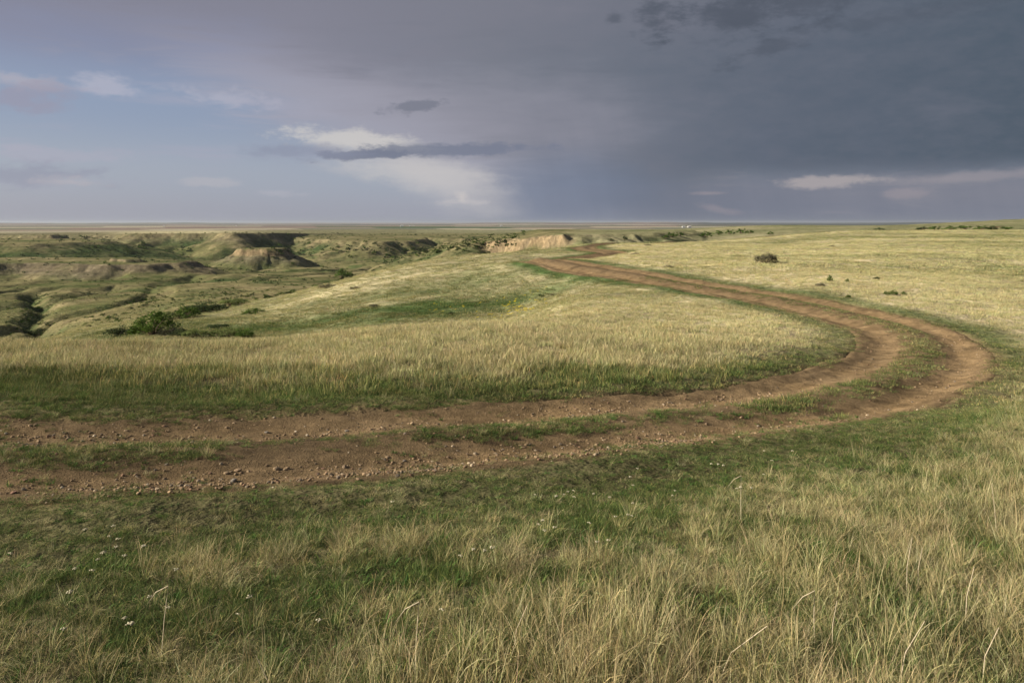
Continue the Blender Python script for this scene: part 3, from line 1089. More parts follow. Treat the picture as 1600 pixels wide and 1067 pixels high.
def grass_layer(name, seed, pts, protos_green, protos_dry, label, s_lo=0.75, s_hi=1.25, far=False):
    rng = np.random.default_rng(seed)
    x, y = pts[:, 0], pts[:, 1]
    ex = {}
    z = height(x, y, extras=ex)
    D, S, r = ex['D'], ex['S'], ex['r']
    ad = np.abs(D)
    n_small = fbm(x / 0.5, y / 0.5, 301, 2)
    n_med = fbm(x / 1.8, y / 1.8, 302, 3)
    # how much grass grows: none in the wheel ruts, thin on the crown, full outside
    rut = np.exp(-((ad - 0.92) / 0.43) ** 4)
    bend = sst(x, 3, 7)
    crown = (1 - sst(ad + 0.16 * n_small, 0.28, 0.56)) * (0.42 + 0.80 * bend + (1.1 - 0.5 * bend) * n_med + 0.6 * n_small)
    outer = sst(ad + 0.34 * n_med + 0.20 * n_small + 0.26 * sst(r, 20, 38), 1.30, 1.60)
    strag = 0.10 * (n_med > 0.05) * (r < 14)
    keep = np.maximum(np.maximum(np.where(ad < 0.62, crown, 0), outer) * (1 - rut), strag)
    keep = np.where(ad > 6, 1.0, keep)
    thin = np.where((D > 0) & (ad < 3.0) & (x < 3), 0.80 + 0.5 * n_med, 1.0)
    ok = rng.random(len(x)) < keep * thin
    ok &= ex['bare'] < 0.3
    if far: ok &= (ad > 1.5)
    x, y, z, D, S, r, ad, n_med = [v[ok] for v in (x, y, z, D, S, r, ad, n_med)]
    bend2 = sst(x, 3, 7)
    nearw = 1 - sst(r, 9, 15)
    dry = dryness(x, y, D, S)
    dj = np.clip(dry + rng.normal(0, 1, len(x)) * (0.16 + 0.12 * nearw) + nearw * 0.42 * fbm(x / 0.26, y / 0.26, 311, 2), 0, 1)
    # height of growth: trampled near the track, tall in the meadow
    hgt = 0.30 + 0.70 * sst(ad + 0.5 * n_med, 1.5, 4.0)
    hgt = np.where(ad < 1.15, 0.56 - 0.10 * bend2, hgt)
    clump = fbm(x / 0.55, y / 0.55, 305, 2)
    hgt = hgt * (0.92 + 0.42 * clump)
    hgt = np.where((D < 0) & (x < 6) & (y < 17), np.maximum(hgt, 0.35 + 0.62 * sst(ad, 1.5, 2.6)), hgt)
    fw = sst(0.8 * x - (y - 4.6), -1.3, 1.3)
    hgt = hgt * (1 + 0.25 * n_med) * (1 - nearw * 0.34 * (1 - fw)) * (1 - 0.34 * sst(r, 17, 26)) * (1 - 0.16 * sst(y, 11, 14))
    s = rng.uniform(s_lo, s_hi, len(x)) * hgt
    ng_, nd_ = len(protos_green), len(protos_dry)
    isdry = rng.random(len(x)) < sst(dj, 0.30, 0.70) * (1 - 0.30 * nearw)
    idx = np.where(isdry, ng_ + rng.integers(0, nd_, len(x)), rng.integers(0, ng_, len(x)))
    tint = grass_col(np.clip(np.where(isdry, dj * (0.75 - 0.45 * nearw) + 0.25 + 0.42 * nearw, dj * (0.75 - 0.40 * nearw)), 0, 1))
    s = s * np.where(isdry, 1 + 0.05 * nearw, 1 - 0.12 * nearw)
    tint = tint * (1 + (isdry * nearw)[:, None] * np.array([0.01, -0.02, -0.03]))
    tv = (0.30 - 0.13 * (1 - nearw))[:, None]
    tint = tint * (1 + tv * rng.uniform(-1, 0.95, (len(x), 1))) * (1 + 0.07 * (1 - nearw))[:, None] * (1 + rng.normal(0, 0.04, (len(x), 3))) * (1 + 0.22 * fbm(x / 2.6, y / 1.3, 315, 3))[:, None]
    rot = np.stack([rng.normal(0, 0.10, len(x)), rng.normal(0.05, 0.10, len(x)), rng.uniform(0, 2 * math.pi, len(x))], 1)
    scl = np.stack([s * 0 + (0.55 + 0.45 * s) if not far else s * 0 + 1, s * 0 + (0.55 + 0.45 * s) if not far else s * 0 + 1, s], 1)
    P = np.stack([x, y, z + 0.028 * (1 - sst(ad, 1.35, 1.7))], 1)
    return scatter(name, protos_green + protos_dry, P, rot, scl, idx, np.clip(tint, 0.004, 0.9), label, 'grass')


def build_grass():
    rng = np.random.default_rng(7)
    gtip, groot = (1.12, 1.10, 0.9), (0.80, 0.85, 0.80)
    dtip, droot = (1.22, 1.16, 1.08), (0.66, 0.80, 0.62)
    ga = dict(alt=0.16, altcol=(3.0, 2.1, 2.2))
    da = dict(alt=0.14, altcol=(0.36, 0.48, 0.34))
    K = dict(tip=gtip, root=groot, **ga)
    Q = dict(tip=dtip, root=droot, **da)
    near_g = [make_tuft('green_tuft', 10, 50, 0.120, 0.0034, 0.080, 1.1, 3, 0.45, **K), make_tuft('green_tuft', 11, 42, 0.145, 0.0032, 0.06, 0.9, 3, 0.5, **K),
              make_tuft('green_tuft', 12, 66, 0.085, 0.0034, 0.10, 1.3, 3, 0.5, **K), make_tuft('green_tuft', 13, 56, 0.105, 0.0036, 0.11, 1.5, 3, 0.5, **K),
              make_tuft('broad_leaf_weed', 14, 16, 0.10, 0.013, 0.05, 1.5, 3, 0.4, tip=(0.95, 1.15, 0.85), root=(0.8, 0.95, 0.8), alt=0.05, altcol=(2, 1.7, 1.4)),
              make_tuft('turf_patch', 15, 90, 0.065, 0.0042, 0.13, 1.4, 2, 0.5, **K), make_tuft('turf_patch', 16, 90, 0.075, 0.0042, 0.13, 1.4, 2, 0.5, **K)]
    near_d = [make_tuft('straw_tuft', 30, 50, 0.175, 0.0029, 0.065, 0.9, 4, 0.40, flop=0.35, **Q), make_tuft('straw_tuft', 31, 44, 0.205, 0.0028, 0.05, 0.75, 4, 0.40, flop=0.3, **Q),
              make_tuft('straw_tuft', 32, 54, 0.150, 0.0029, 0.085, 1.3, 4, 0.45, flop=0.4, **Q), make_tuft('straw_tuft', 33, 40, 0.195, 0.0030, 0.05, 1.6, 5, 0.45, flop=0.5, **Q),
              make_tuft('thatch', 34, 50, 0.195, 0.0030, 0.11, 2.4, 5, 0.4, flop=0.6, **Q), make_tuft('thatch', 35, 44, 0.225, 0.0031, 0.10, 2.0, 5, 0.5, flop=0.6, **Q),
              make_tuft('straw_stems', 36, 9, 0.29, 0.0028, 0.06, 0.5, 4, 0.35, **Q), make_tuft('straw_tuft', 37, 50, 0.125, 0.0031, 0.085, 1.2, 4, 0.5, flop=0.4, **Q)]
    pts = frustum_points(rng, 1.9, 13.0, lambda r: 275 if r < 8 else 185)
    grass_layer('meadow_grass', 71, pts, near_g, near_d, 'long mixed green and straw bunch grass around the near bend of the track')
    mid_g = [make_tuft('green_patch', 50 + k, 52, 0.15, 0.0085, 0.20, 1.0, 2, 0.45, tip=gtip, root=groot, **ga) for k in range(4)]
    mid_d = [make_tuft('straw_patch', 60 + k, 54, 0.17, 0.0080, 0.20, 1.0, 2, 0.45, tip=dtip, root=droot, **da) for k in range(4)]
    pts = frustum_points(rng, 12.6, 46.0, lambda r: 46 * (13 / r) ** 0.7, pad=3)
    grass_layer('field_grass', 72, pts, mid_g, mid_d, 'pale straw and green grass covering the field beyond the track')
    far_g = [make_tuft('green_stand', 80 + k, 80, 0.13, 0.022, 0.55, 0.9, 2, 0.4, tip=gtip, root=groot, **ga) for k in range(4)]
    far_d = [make_tuft('straw_stand', 90 + k, 80, 0.15, 0.022, 0.55, 0.9, 2, 0.4, tip=dtip, root=droot, **da) for k in range(4)]
    pts = frustum_points(rng, 44, 200.0, lambda r: 4.6 * (45 / r) ** 0.9, pad=6)
    grass_layer('hill_grass', 73, pts, far_g, far_d, 'distant grass on the hillside and upper field', far=True)


build_grass()


ORD = ['first', 'second', 'third', 'fourth', 'fifth', 'sixth', 'seventh', 'eighth', 'ninth', 'tenth', 'eleventh', 'twelfth', 'thirteenth', 'fourteenth',
       'fifteenth', 'sixteenth', 'seventeenth', 'eighteenth', 'nineteenth', 'twentieth']


def number_labels(items):
    """items: (pixel column, object, label): things that look alike are told apart by their place from the left"""
    by = {}
    for px, o, lab in items:
        by.setdefault(lab, []).append((px, o))
    for lab, L in by.items():
        L.sort(key=lambda t: t[0])
        for i, (px, o) in enumerate(L):
            if len(L) == 1: o['label'] = lab
            elif i == 0: o['label'] = lab + ', leftmost of its kind'
            elif i == len(L) - 1: o['label'] = lab + ', rightmost of its kind'
            else: o['label'] = lab + ', %s from left' % ORD[min(i, 19)]


# ================================================================== stones
def stone_mesh(name, seed, mat, flat=0.62):
    import bmesh
    bm = bmesh.new()
    bmesh.ops.create_icosphere(bm, subdivisions=2, radius=1.0)
    rng = random.Random(seed)
    off = Vector((rng.random() * 50, rng.random() * 50, rng.random() * 50))
    sx, sy, sz = rng.uniform(0.8, 1.25), rng.uniform(0.65, 1.0), flat * rng.uniform(0.75, 1.2)
    planes = [(Vector((rng.gauss(0, 1), rng.gauss(0, 1), rng.gauss(0, 1))).normalized(), rng.uniform(0.62, 0.85)) for _ in range(7)]
    for v in bm.verts:
        p = v.co.copy()
        for nrm, dd in planes:
            q = p.dot(nrm) - dd
            if q > 0:
                p -= nrm * q
        p *= 1 + 0.16 * mnoise.noise(p * 1.6 + off)
        v.co = Vector((p.x * sx, p.y * sy, p.z * sz))
    me = bpy.data.meshes.new(name)
    bm.to_mesh(me)
    bm.free()
    me.materials.append(mat)
    return me


M_STONES = [plain_material('stone_tan', (0.34, 0.25, 0.155), 0.3, 6), plain_material('stone_brown', (0.23, 0.165, 0.105), 0.3, 6),
            plain_material('stone_pale', (0.56, 0.48, 0.36), 0.2, 6), plain_material('stone_red', (0.25, 0.15, 0.105), 0.25, 6),
            plain_material('stone_grey', (0.27, 0.24, 0.20), 0.25, 6)]


def gravel_material():
    m, g = new_mat('gravel')
    at = g.n('ShaderNodeAttribute', attribute_name='tint', attribute_type='INSTANCER')
    finish(m, g, diffuse(g, at.outputs['Color'], 0.95, None, 0.1))
    return m


def build_stones():
    S5 = 5.3333
    spots = []
    A = [(300, 135, 46, 0), (785, 228, 34, 2), (1050, 185, 40, 0), (1200, 195, 40, 0), (910, 420, 30, 0), (1003, 228, 24, 2), (1160, 582, 36, 0), (715, 625, 34, 0),
         (520, 660, 40, 2), (320, 705, 36, 0), (210, 600, 44, 3), (50, 205, 30, 2), (15, 185, 28, 2), (1480, 350, 40, 3), (740, 240, 26, 0), (1370, 515, 30, 0),
         (860, 625, 30, 1), (680, 665, 32, 3), (115, 700, 50, 3), (445, 655, 30, 0), (1230, 632, 26, 2), (1390, 632, 30, 1), (955, 285, 24, 2), (560, 700, 30, 1), (800, 560, 30, 0),
         (240, 660, 40, 1), (600, 600, 30, 0), (960, 610, 28, 1)]
    for u, v, w, k in A: spots.append((u / S5, 640 + v / S5, w / S5, k))
    B = [(960, 222, 38, 2), (430, 230, 22, 2), (148, 95, 28, 2), (350, 120, 34, 0), (420, 90, 26, 0), (865, 190, 30, 2), (705, 505, 70, 0), (1270, 490, 60, 1), (1140, 520, 34, 0),
         (385, 515, 60, 1), (325, 525, 34, 0), (470, 525, 46, 0), (675, 658, 30, 2), (100, 550, 34, 0), (290, 540, 56, 0), (230, 605, 32, 0), (150, 540, 40, 3), (1090, 500, 44, 3),
         (1585, 415, 20, 2), (1305, 365, 20, 2), (955, 435, 26, 1), (1505, 190, 34, 0), (1290, 185, 40, 4), (940, 150, 24, 2), (285, 158, 36, 0), (770, 510, 36, 0), (990, 510, 30, 0),
         (1050, 495, 36, 0), (350, 600, 60, 4), (620, 200, 50, 4), (1400, 470, 36, 0), (1205, 485, 28, 0), (900, 485, 26, 0), (45, 160, 34, 0)]
    for u, v, w, k in B: spots.append((300 + u / S5, 640 + v / S5, w / S5, k))
    for u, v, w, k in [(817, 701, 10, 1), (777, 714, 9, 0), (879, 702, 6, 2), (677, 645, 7, 0), (644, 663, 9, 0), (538, 731, 10, 4), (1005, 676, 5, 2), (892, 695, 7, 0), (700, 716, 7, 0),
                       (605, 716, 8, 0), (632, 722, 8, 4), (655, 720, 7, 0), (730, 711, 6, 1), (905, 690, 6, 0), (940, 686, 6, 0)]:
        spots.append((u, v, w, k))
    meshes = [[stone_mesh('stone', 100 * k + j, M_STONES[k], 0.60) for j in range(4)] for k in range(5)]
    rng = random.Random(4)
    items = []
    words = ['tan', 'brown', 'cream white', 'reddish', 'grey']
    for px, py, w, k in spots:
        x, y, z = hit(px, py, 0.01)
        rad = 0.43 * w * y / F
        o = link(bpy.data.objects.new('stone', rng.choice(meshes[k])))
        o.location = (x, y, z + 0.02 + rad * 0.18)
        o.scale = (rad * rng.uniform(1.0, 1.2), rad * rng.uniform(0.9, 1.2), rad * rng.uniform(0.8, 1.1))
        o.rotation_euler = (rng.uniform(-0.2, 0.2), rng.uniform(-0.2, 0.2), rng.uniform(0, 6.28))
        D, _ = road_dist(np.array([x]), np.array([y]))
        D = float(D[0])
        where = 'far wheel rut' if D < -0.35 else ('crown between the ruts' if D < 0.4 else 'near wheel rut')
        part = 'at far left' if px < 200 else ('left of centre' if px < 560 else 'mid picture')
        lab = '%s stone on the %s %s' % (words[k], where, part)
        tag(o, lab, 'stone', 'stones lying on the dirt track')
        items.append((px, o, lab))
    number_labels(items)
    # loose gravel
    r2 = np.random.default_rng(12)
    n = 90000
    j = r2.integers(0, len(RC), n * 3)
    px_ = RC[j, 0]
    j = j[(np.hypot(RC[j, 0], RC[j, 1]) < 26)][:n * 2]
    side = r2.random(len(j))
    lat = np.where(side < 0.55, 1.10 + r2.normal(0, 0.26, len(j)), np.where(side < 0.85, -0.85 + r2.normal(0, 0.28, len(j)), r2.uniform(-1.3, 1.4, len(j))))
    wd = road_wide(RC[j, 0], RC[j, 1])
    x = RC[j, 0] + RT[j, 1] * lat * wd + r2.normal(0, 0.08, len(j))
    y = RC[j, 1] - RT[j, 0] * lat * wd + r2.normal(0, 0.08, len(j))
    dens = np.where((x < 1.5), 1.0, np.clip(1.0 - (x - 1.5) / 5.0, 0.12, 1)) * np.clip(0.55 + 1.0 * fbm(x / 0.8, y / 0.4, 401, 3), 0.05, 1)
    k = (r2.random(len(j)) < dens) & (x > -12) & (np.abs(lat) < 1.65)
    x, y = x[k], y[k]
    D, S = road_dist(x, y)
    z = height(x, y, road=(D, S)) + 0.020 + 0.020 * fbm(x / 0.30, y / 0.22, 203, 4) + 0.012 * fbm(S / 1.2, D / 0.12, 207, 3) + 0.003
    rad = 0.006 + 0.020 * r2.random(len(x)) ** 2.7 + 0.008 * (r2.random(len(x)) < 0.06)
    pal = np.array([[0.30, 0.215, 0.13], [0.22, 0.155, 0.095], [0.40, 0.32, 0.22], [0.22, 0.14, 0.09], [0.19, 0.155, 0.115]])
    tint = pal[r2.choice(5, len(x), p=[0.36, 0.28, 0.10, 0.12, 0.14])] * r2.uniform(0.75, 1.2, (len(x), 1))
    mg = gravel_material()
    pro = [stone_mesh('pebble', 900 + q, mg, 0.6) for q in range(6)]
    scl = rad[:, None] * r2.uniform(0.8, 1.3, (len(x), 3))
    rot = np.stack([r2.normal(0, 0.3, len(x)), r2.normal(0, 0.3, len(x)), r2.uniform(0, 6.28, len(x))], 1)
    scatter('gravel', pro, np.stack([x, y, z], 1), rot, scl, r2.integers(0, 6, len(x)), tint, 'loose brown gravel scattered along the wheel ruts', 'gravel')


build_stones()


# ================================================================== flowers and dry stalks
def tube(V, Fc, pts, rad, n=5):
    i0 = len(V)
    pts = [Vector(p) for p in pts]
    for k, p in enumerate(pts):
        d = (pts[min(k + 1, len(pts) - 1)] - pts[max(k - 1, 0)]).normalized()
        u = d.orthogonal().normalized()
        v = d.cross(u)
        r = rad[k] if hasattr(rad, '__len__') else rad
        for a in range(n):
            t = 2 * math.pi * a / n
            V.append(tuple(p + (u * math.cos(t) + v * math.sin(t)) * r))
    for k in range(len(pts) - 1):
        for a in range(n):
            b = (a + 1) % n
            q = i0 + k * n
            Fc.append((q + a, q + b, q + n + b, q + n + a))


def mesh_py(name, V, Fc, mat, smooth=True):
    me = bpy.data.meshes.new(name)
    me.from_pydata(V, [], Fc)
    me.update()
    if smooth:
        for p in me.polygons: p.use_smooth = True
    me.materials.append(mat)
    return me


M_STEM = plain_material('flower_stem', (0.13, 0.16, 0.06), 0.2, 30)
M_PETAL = plain_material('flower_petal', (0.72, 0.67, 0.50), 0.08, 30, trans=0.3)
M_STALK = plain_material('dry_stalk', (0.62, 0.53, 0.38), 0.15, 30)


def flower_parts(seed):
    rng = random.Random(seed)
    h = rng.uniform(0.22, 0.30)
    lx, ly = rng.uniform(-0.03, 0.04), rng.uniform(-0.03, 0.03)
    V, Fc = [], []
    top = Vector((lx, ly, h))
    tube(V, Fc, [(0, 0, -0.02), (lx * 0.3, ly * 0.3, h * 0.5), top], [0.003, 0.0025, 0.002], 4)
    heads = []
    for k in range(rng.randint(7, 11)):
        a = rng.uniform(0, 6.28)
        rr = 0.020 * math.sqrt(rng.random())
        tip = top + Vector((rr * math.cos(a), rr * math.sin(a), 0.018 - rr * 0.35 + rng.uniform(-0.003, 0.003)))
        tube(V, Fc, [top - Vector((0, 0, 0.012)), tip], 0.0012, 3)
        heads.append(tip)
    for k in range(4):      # narrow leaves on the stem
        t = rng.uniform(0.1, 0.6)
        a = rng.uniform(0, 6.28)
        b = Vector((lx * t, ly * t, h * t))
        e = b + Vector((0.06 * math.cos(a), 0.06 * math.sin(a), 0.035))
        s = Vector((-math.sin(a), math.cos(a), 0)) * 0.004
        i = len(V)
        V += [tuple(b - s), tuple(b + s), tuple(e)]
        Fc.append((i, i + 1, i + 2))
    stem = mesh_py('stem', V, Fc, M_STEM)
    V, Fc = [], []
    for c in heads:
        n = 6
        r = rng.uniform(0.0065, 0.0095)
        i = len(V)
        V.append(tuple(c + Vector((0, 0, 0.004))))
        for q in range(n * 2):
            a = math.pi * q / n
            rr = r if q % 2 == 0 else r * 0.55
            V.append(tuple(c + Vector((rr * math.cos(a), rr * math.sin(a), rng.uniform(-0.003, 0.003)))))
        for q in range(n * 2):
            Fc.append((i, i + 1 + q, i + 1 + (q + 1) % (n * 2)))
        V.append(tuple(c - Vector((0, 0, 0.006))))
        for q in range(n * 2):
            Fc.append((len(V) - 1, i + 1 + (q + 1) % (n * 2), i + 1 + q))
    head = mesh_py('flower_head', V, Fc, M_PETAL)
    return stem, head, top.z + 0.015


def build_flowers():
    prot = [flower_parts(k) for k in range(6)]
    s = 3.02
    spots = []
    for u, v in [(403, 77), (517, 62), (528, 110), (545, 120), (540, 158), (487, 185), (445, 220), (450, 268), (575, 200), (662, 163), (808, 272), (327, 370), (683, 397), (780, 447),
                 (588, 493), (622, 520), (588, 525), (1134, 475), (1150, 397), (1490, 500), (283, 545), (65, 190), (352, 262)]:
        spots.append((u / s, 800 + v / s))
    for u, v in [(948, 38), (952, 55), (1000, 65), (955, 88), (1192, 48), (625, 177), (668, 178), (703, 158), (585, 203), (1200, 135), (1255, 125), (500, 455)]:
        spots.append((530 + u / s, 800 + v / s))
    for u, v in [(932, 640), (1050, 640), (1072, 625), (1115, 622), (1118, 650), (1015, 650), (1192, 635), (1370, 555), (1393, 595), (1400, 520), (1565, 645), (1573, 622),
                 (1268, 650), (1375, 680), (235, 672), (1290, 740), (1353, 730), (1390, 740)]:
        spots.append((530 + u / s, 560 + v / s))
    s = 2.963
    for u, v in [(150, 485), (205, 492), (180, 490), (403, 535), (262, 598), (278, 595), (325, 597), (525, 425), (395, 425), (440, 470)]:
        spots.append((1060 + u / s, 560 + v / s))
    rng = random.Random(9)
    items = []
    for px, py in spots:
        stem, head, h = rng.choice(prot)
        k = rng.uniform(0.52, 0.78)
        x, y, z = hit(px, py, h * k, 2.4, 30)
        e = link(bpy.data.objects.new('white_flower', None))
        e.empty_display_size = 0.05
        e.location = (x, y, z)
        e.scale = (k, k, k)
        e.rotation_euler = (0, 0, rng.uniform(-0.4, 0.4))
        for nm, me in (('stem', stem), ('flower_head', head)):
            c = link(bpy.data.objects.new(nm, me))
            c.parent = e
        if px < 240 and py < 900: w = 'in turf below the left ruts'
        elif px < 530: w = 'among tufts at lower left'
        elif px < 800 and py > 820: w = 'beside straw tufts near bottom centre'
        elif px < 930: w = 'in grass below the track middle'
        elif px < 1060: w = 'in dark grass right of centre'
        else: w = 'in grass below the track bend'
        lab = 'small white flower ' + w
        tag(e, lab, 'flower', 'white flowers in the grass')
        items.append((px, e, lab))
    number_labels(items)
    # bleached broken stalks standing out of the grass
    st = [(252, 950, 70, 0.1, 1), (648, 985, 90, 0.05, 1), (1416, 870, 60, 0.1, 0), (1558, 785, 60, -0.1, 0), (1508, 915, 60, 0.15, 0), (1404, 1000, 60, 0.4, 0), (1533, 1005, 50, 0.3, 0),
          (1273, 945, 45, 0.0, 1), (1300, 958, 40, 0.1, 0), (1434, 875, 40, 0.1, 0), (1158, 768, 50, 0.0, 1), (800, 965, 40, 0.3, 0), (430, 1050, 55, -0.3, 0), (1120, 1000, 45, 0.9, 0)]
    wh = ['leftmost, bent over', 'tallest, forked, low in the middle', 'upright', 'curved, near the right edge', 'slanting, near the right edge', 'bent, lowest on the right', 'leaning, low at the right corner',
          'hooked, right of the middle', 'short', 'thin upright', 'forked, by the green grass', 'short leaning, below the middle', 'leaning left at the bottom edge', 'fallen almost flat']
    for i, (px, py, hpx, ln, fork) in enumerate(st):
        x, y, z = hit(px, py + 0.5 * hpx, 0.12, 2.4, 20)
        h = hpx * y / F + 0.12
        V, Fc = [], []
        r0 = 0.0022
        tube(V, Fc, [(0, 0, -0.02), (ln * h * 0.3, 0.01, h * 0.5), (ln * h, 0.0, h)], [r0, r0 * 0.9, r0 * 0.7], 5)
        if fork:
            tube(V, Fc, [(ln * h, 0, h), (ln * h - 0.06, 0.0, h - 0.03 + 0.0), (ln * h - 0.11, 0.01, h - 0.10)], [r0 * 0.8, r0 * 0.7, r0 * 0.4], 5)
        me = mesh_py('dry_stalk', V, Fc, M_STALK)
        o = link(bpy.data.objects.new('dry_stalk', me))
        o.location = (x, y, z)
        tag(o, 'bleached dry stalk in the foreground grass, ' + wh[i], 'stalk', 'dry stalks in the foreground')


build_flowers()


# ================================================================== shrubs
def leaf_material(name, col):
    m, g = new_mat(name)
    va = g.n('ShaderNodeAttribute', attribute_name='shade')
    oi = g.n('ShaderNodeObjectInfo').outputs['Random']
    k = g.ss(oi, 0, 1, 0.8, 1.2, 'LINEAR')
    sc = g.n('ShaderNodeVectorMath', operation='SCALE')
    g.nt.links.new(va.outputs['Color'], sc.inputs[0])
    g.nt.links.new(k, sc.inputs['Scale'])
    mu = g.n('ShaderNodeVectorMath', operation='MULTIPLY')
    g.nt.links.new(sc.outputs[0], mu.inputs[0])
    mu.inputs[1].default_value = col
    d = g.n('ShaderNodeBsdfDiffuse')
    t = g.n('ShaderNodeBsdfTranslucent')
    g.nt.links.new(mu.outputs[0], d.inputs[0])
    g.nt.links.new(mu.outputs[0], t.inputs[0])
    mx = g.n('ShaderNodeMixShader')
    mx.inputs[0].default_value = 0.3
    g.nt.links.new(d.outputs[0], mx.inputs[1])
    g.nt.links.new(t.outputs[0], mx.inputs[2])
    finish(m, g, mx.outputs[0])
    return m


M_BARK = plain_material('bark', (0.16, 0.12, 0.08), 0.2, 15)


def shrub_parts(seed, leafmat, nclump, nleaf, leaf, hfac):
    """a unit-wide shrub: stems fanning up from the root, leaves clustered round the twig ends"""
    rng = np.random.default_rng(seed)
    V, Fc, LV, LF, LC = [], [], [], [], []
    for c in range(nclump):
        a = rng.uniform(0, 2 * math.pi)
        rr = 0.42 * math.sqrt(rng.random())
        hh = hfac * (0.35 + 0.6 * rng.random()) * (1 - 0.5 * (rr / 0.42) ** 2)
        tip = np.array([rr * math.cos(a), rr * math.sin(a), hh])
        mid = tip * np.array([0.45, 0.45, 0.55]) + rng.normal(0, 0.02, 3)
        tube(V, Fc, [(0.03 * math.cos(a), 0.03 * math.sin(a), -0.03), tuple(mid), tuple(tip)], [0.014, 0.009, 0.004], 4)
        cr = rng.uniform(0.09, 0.17)
        br = rng.uniform(0.75, 1.25)
        for l in range(nleaf):
            d = rng.normal(0, 1, 3)
            d /= np.linalg.norm(d)
            p = tip + d * cr * rng.random() ** 0.4 * np.array([1, 1, 0.8])
            if p[2] < 0.01: p[2] = 0.01 + 0.05 * rng.random()
            n = rng.normal(0, 1, 3) + d * 0.7 + np.array([0, 0, 0.4])
            n /= np.linalg.norm(n)
            u = np.cross(n, rng.normal(0, 1, 3))
            u /= np.linalg.norm(u) + 1e-9
            v = np.cross(n, u)
            s = leaf * rng.uniform(0.6, 1.3)
            i = len(LV)
            LV += [p - u * s, p + v * s * 0.55, p + u * s, p - v * s * 0.55]
            LF.append((i, i + 1, i + 2, i + 3))
            cc = br * rng.uniform(0.8, 1.2)
            LC += [(cc, cc, cc)] * 4
    st = mesh_py('stems', V, Fc, M_BARK)
    lf = mesh_np('foliage', np.array(LV), np.array(LF), leafmat, smooth=False)
    col_attr(lf, 'shade', np.array(LC))
    return st, lf


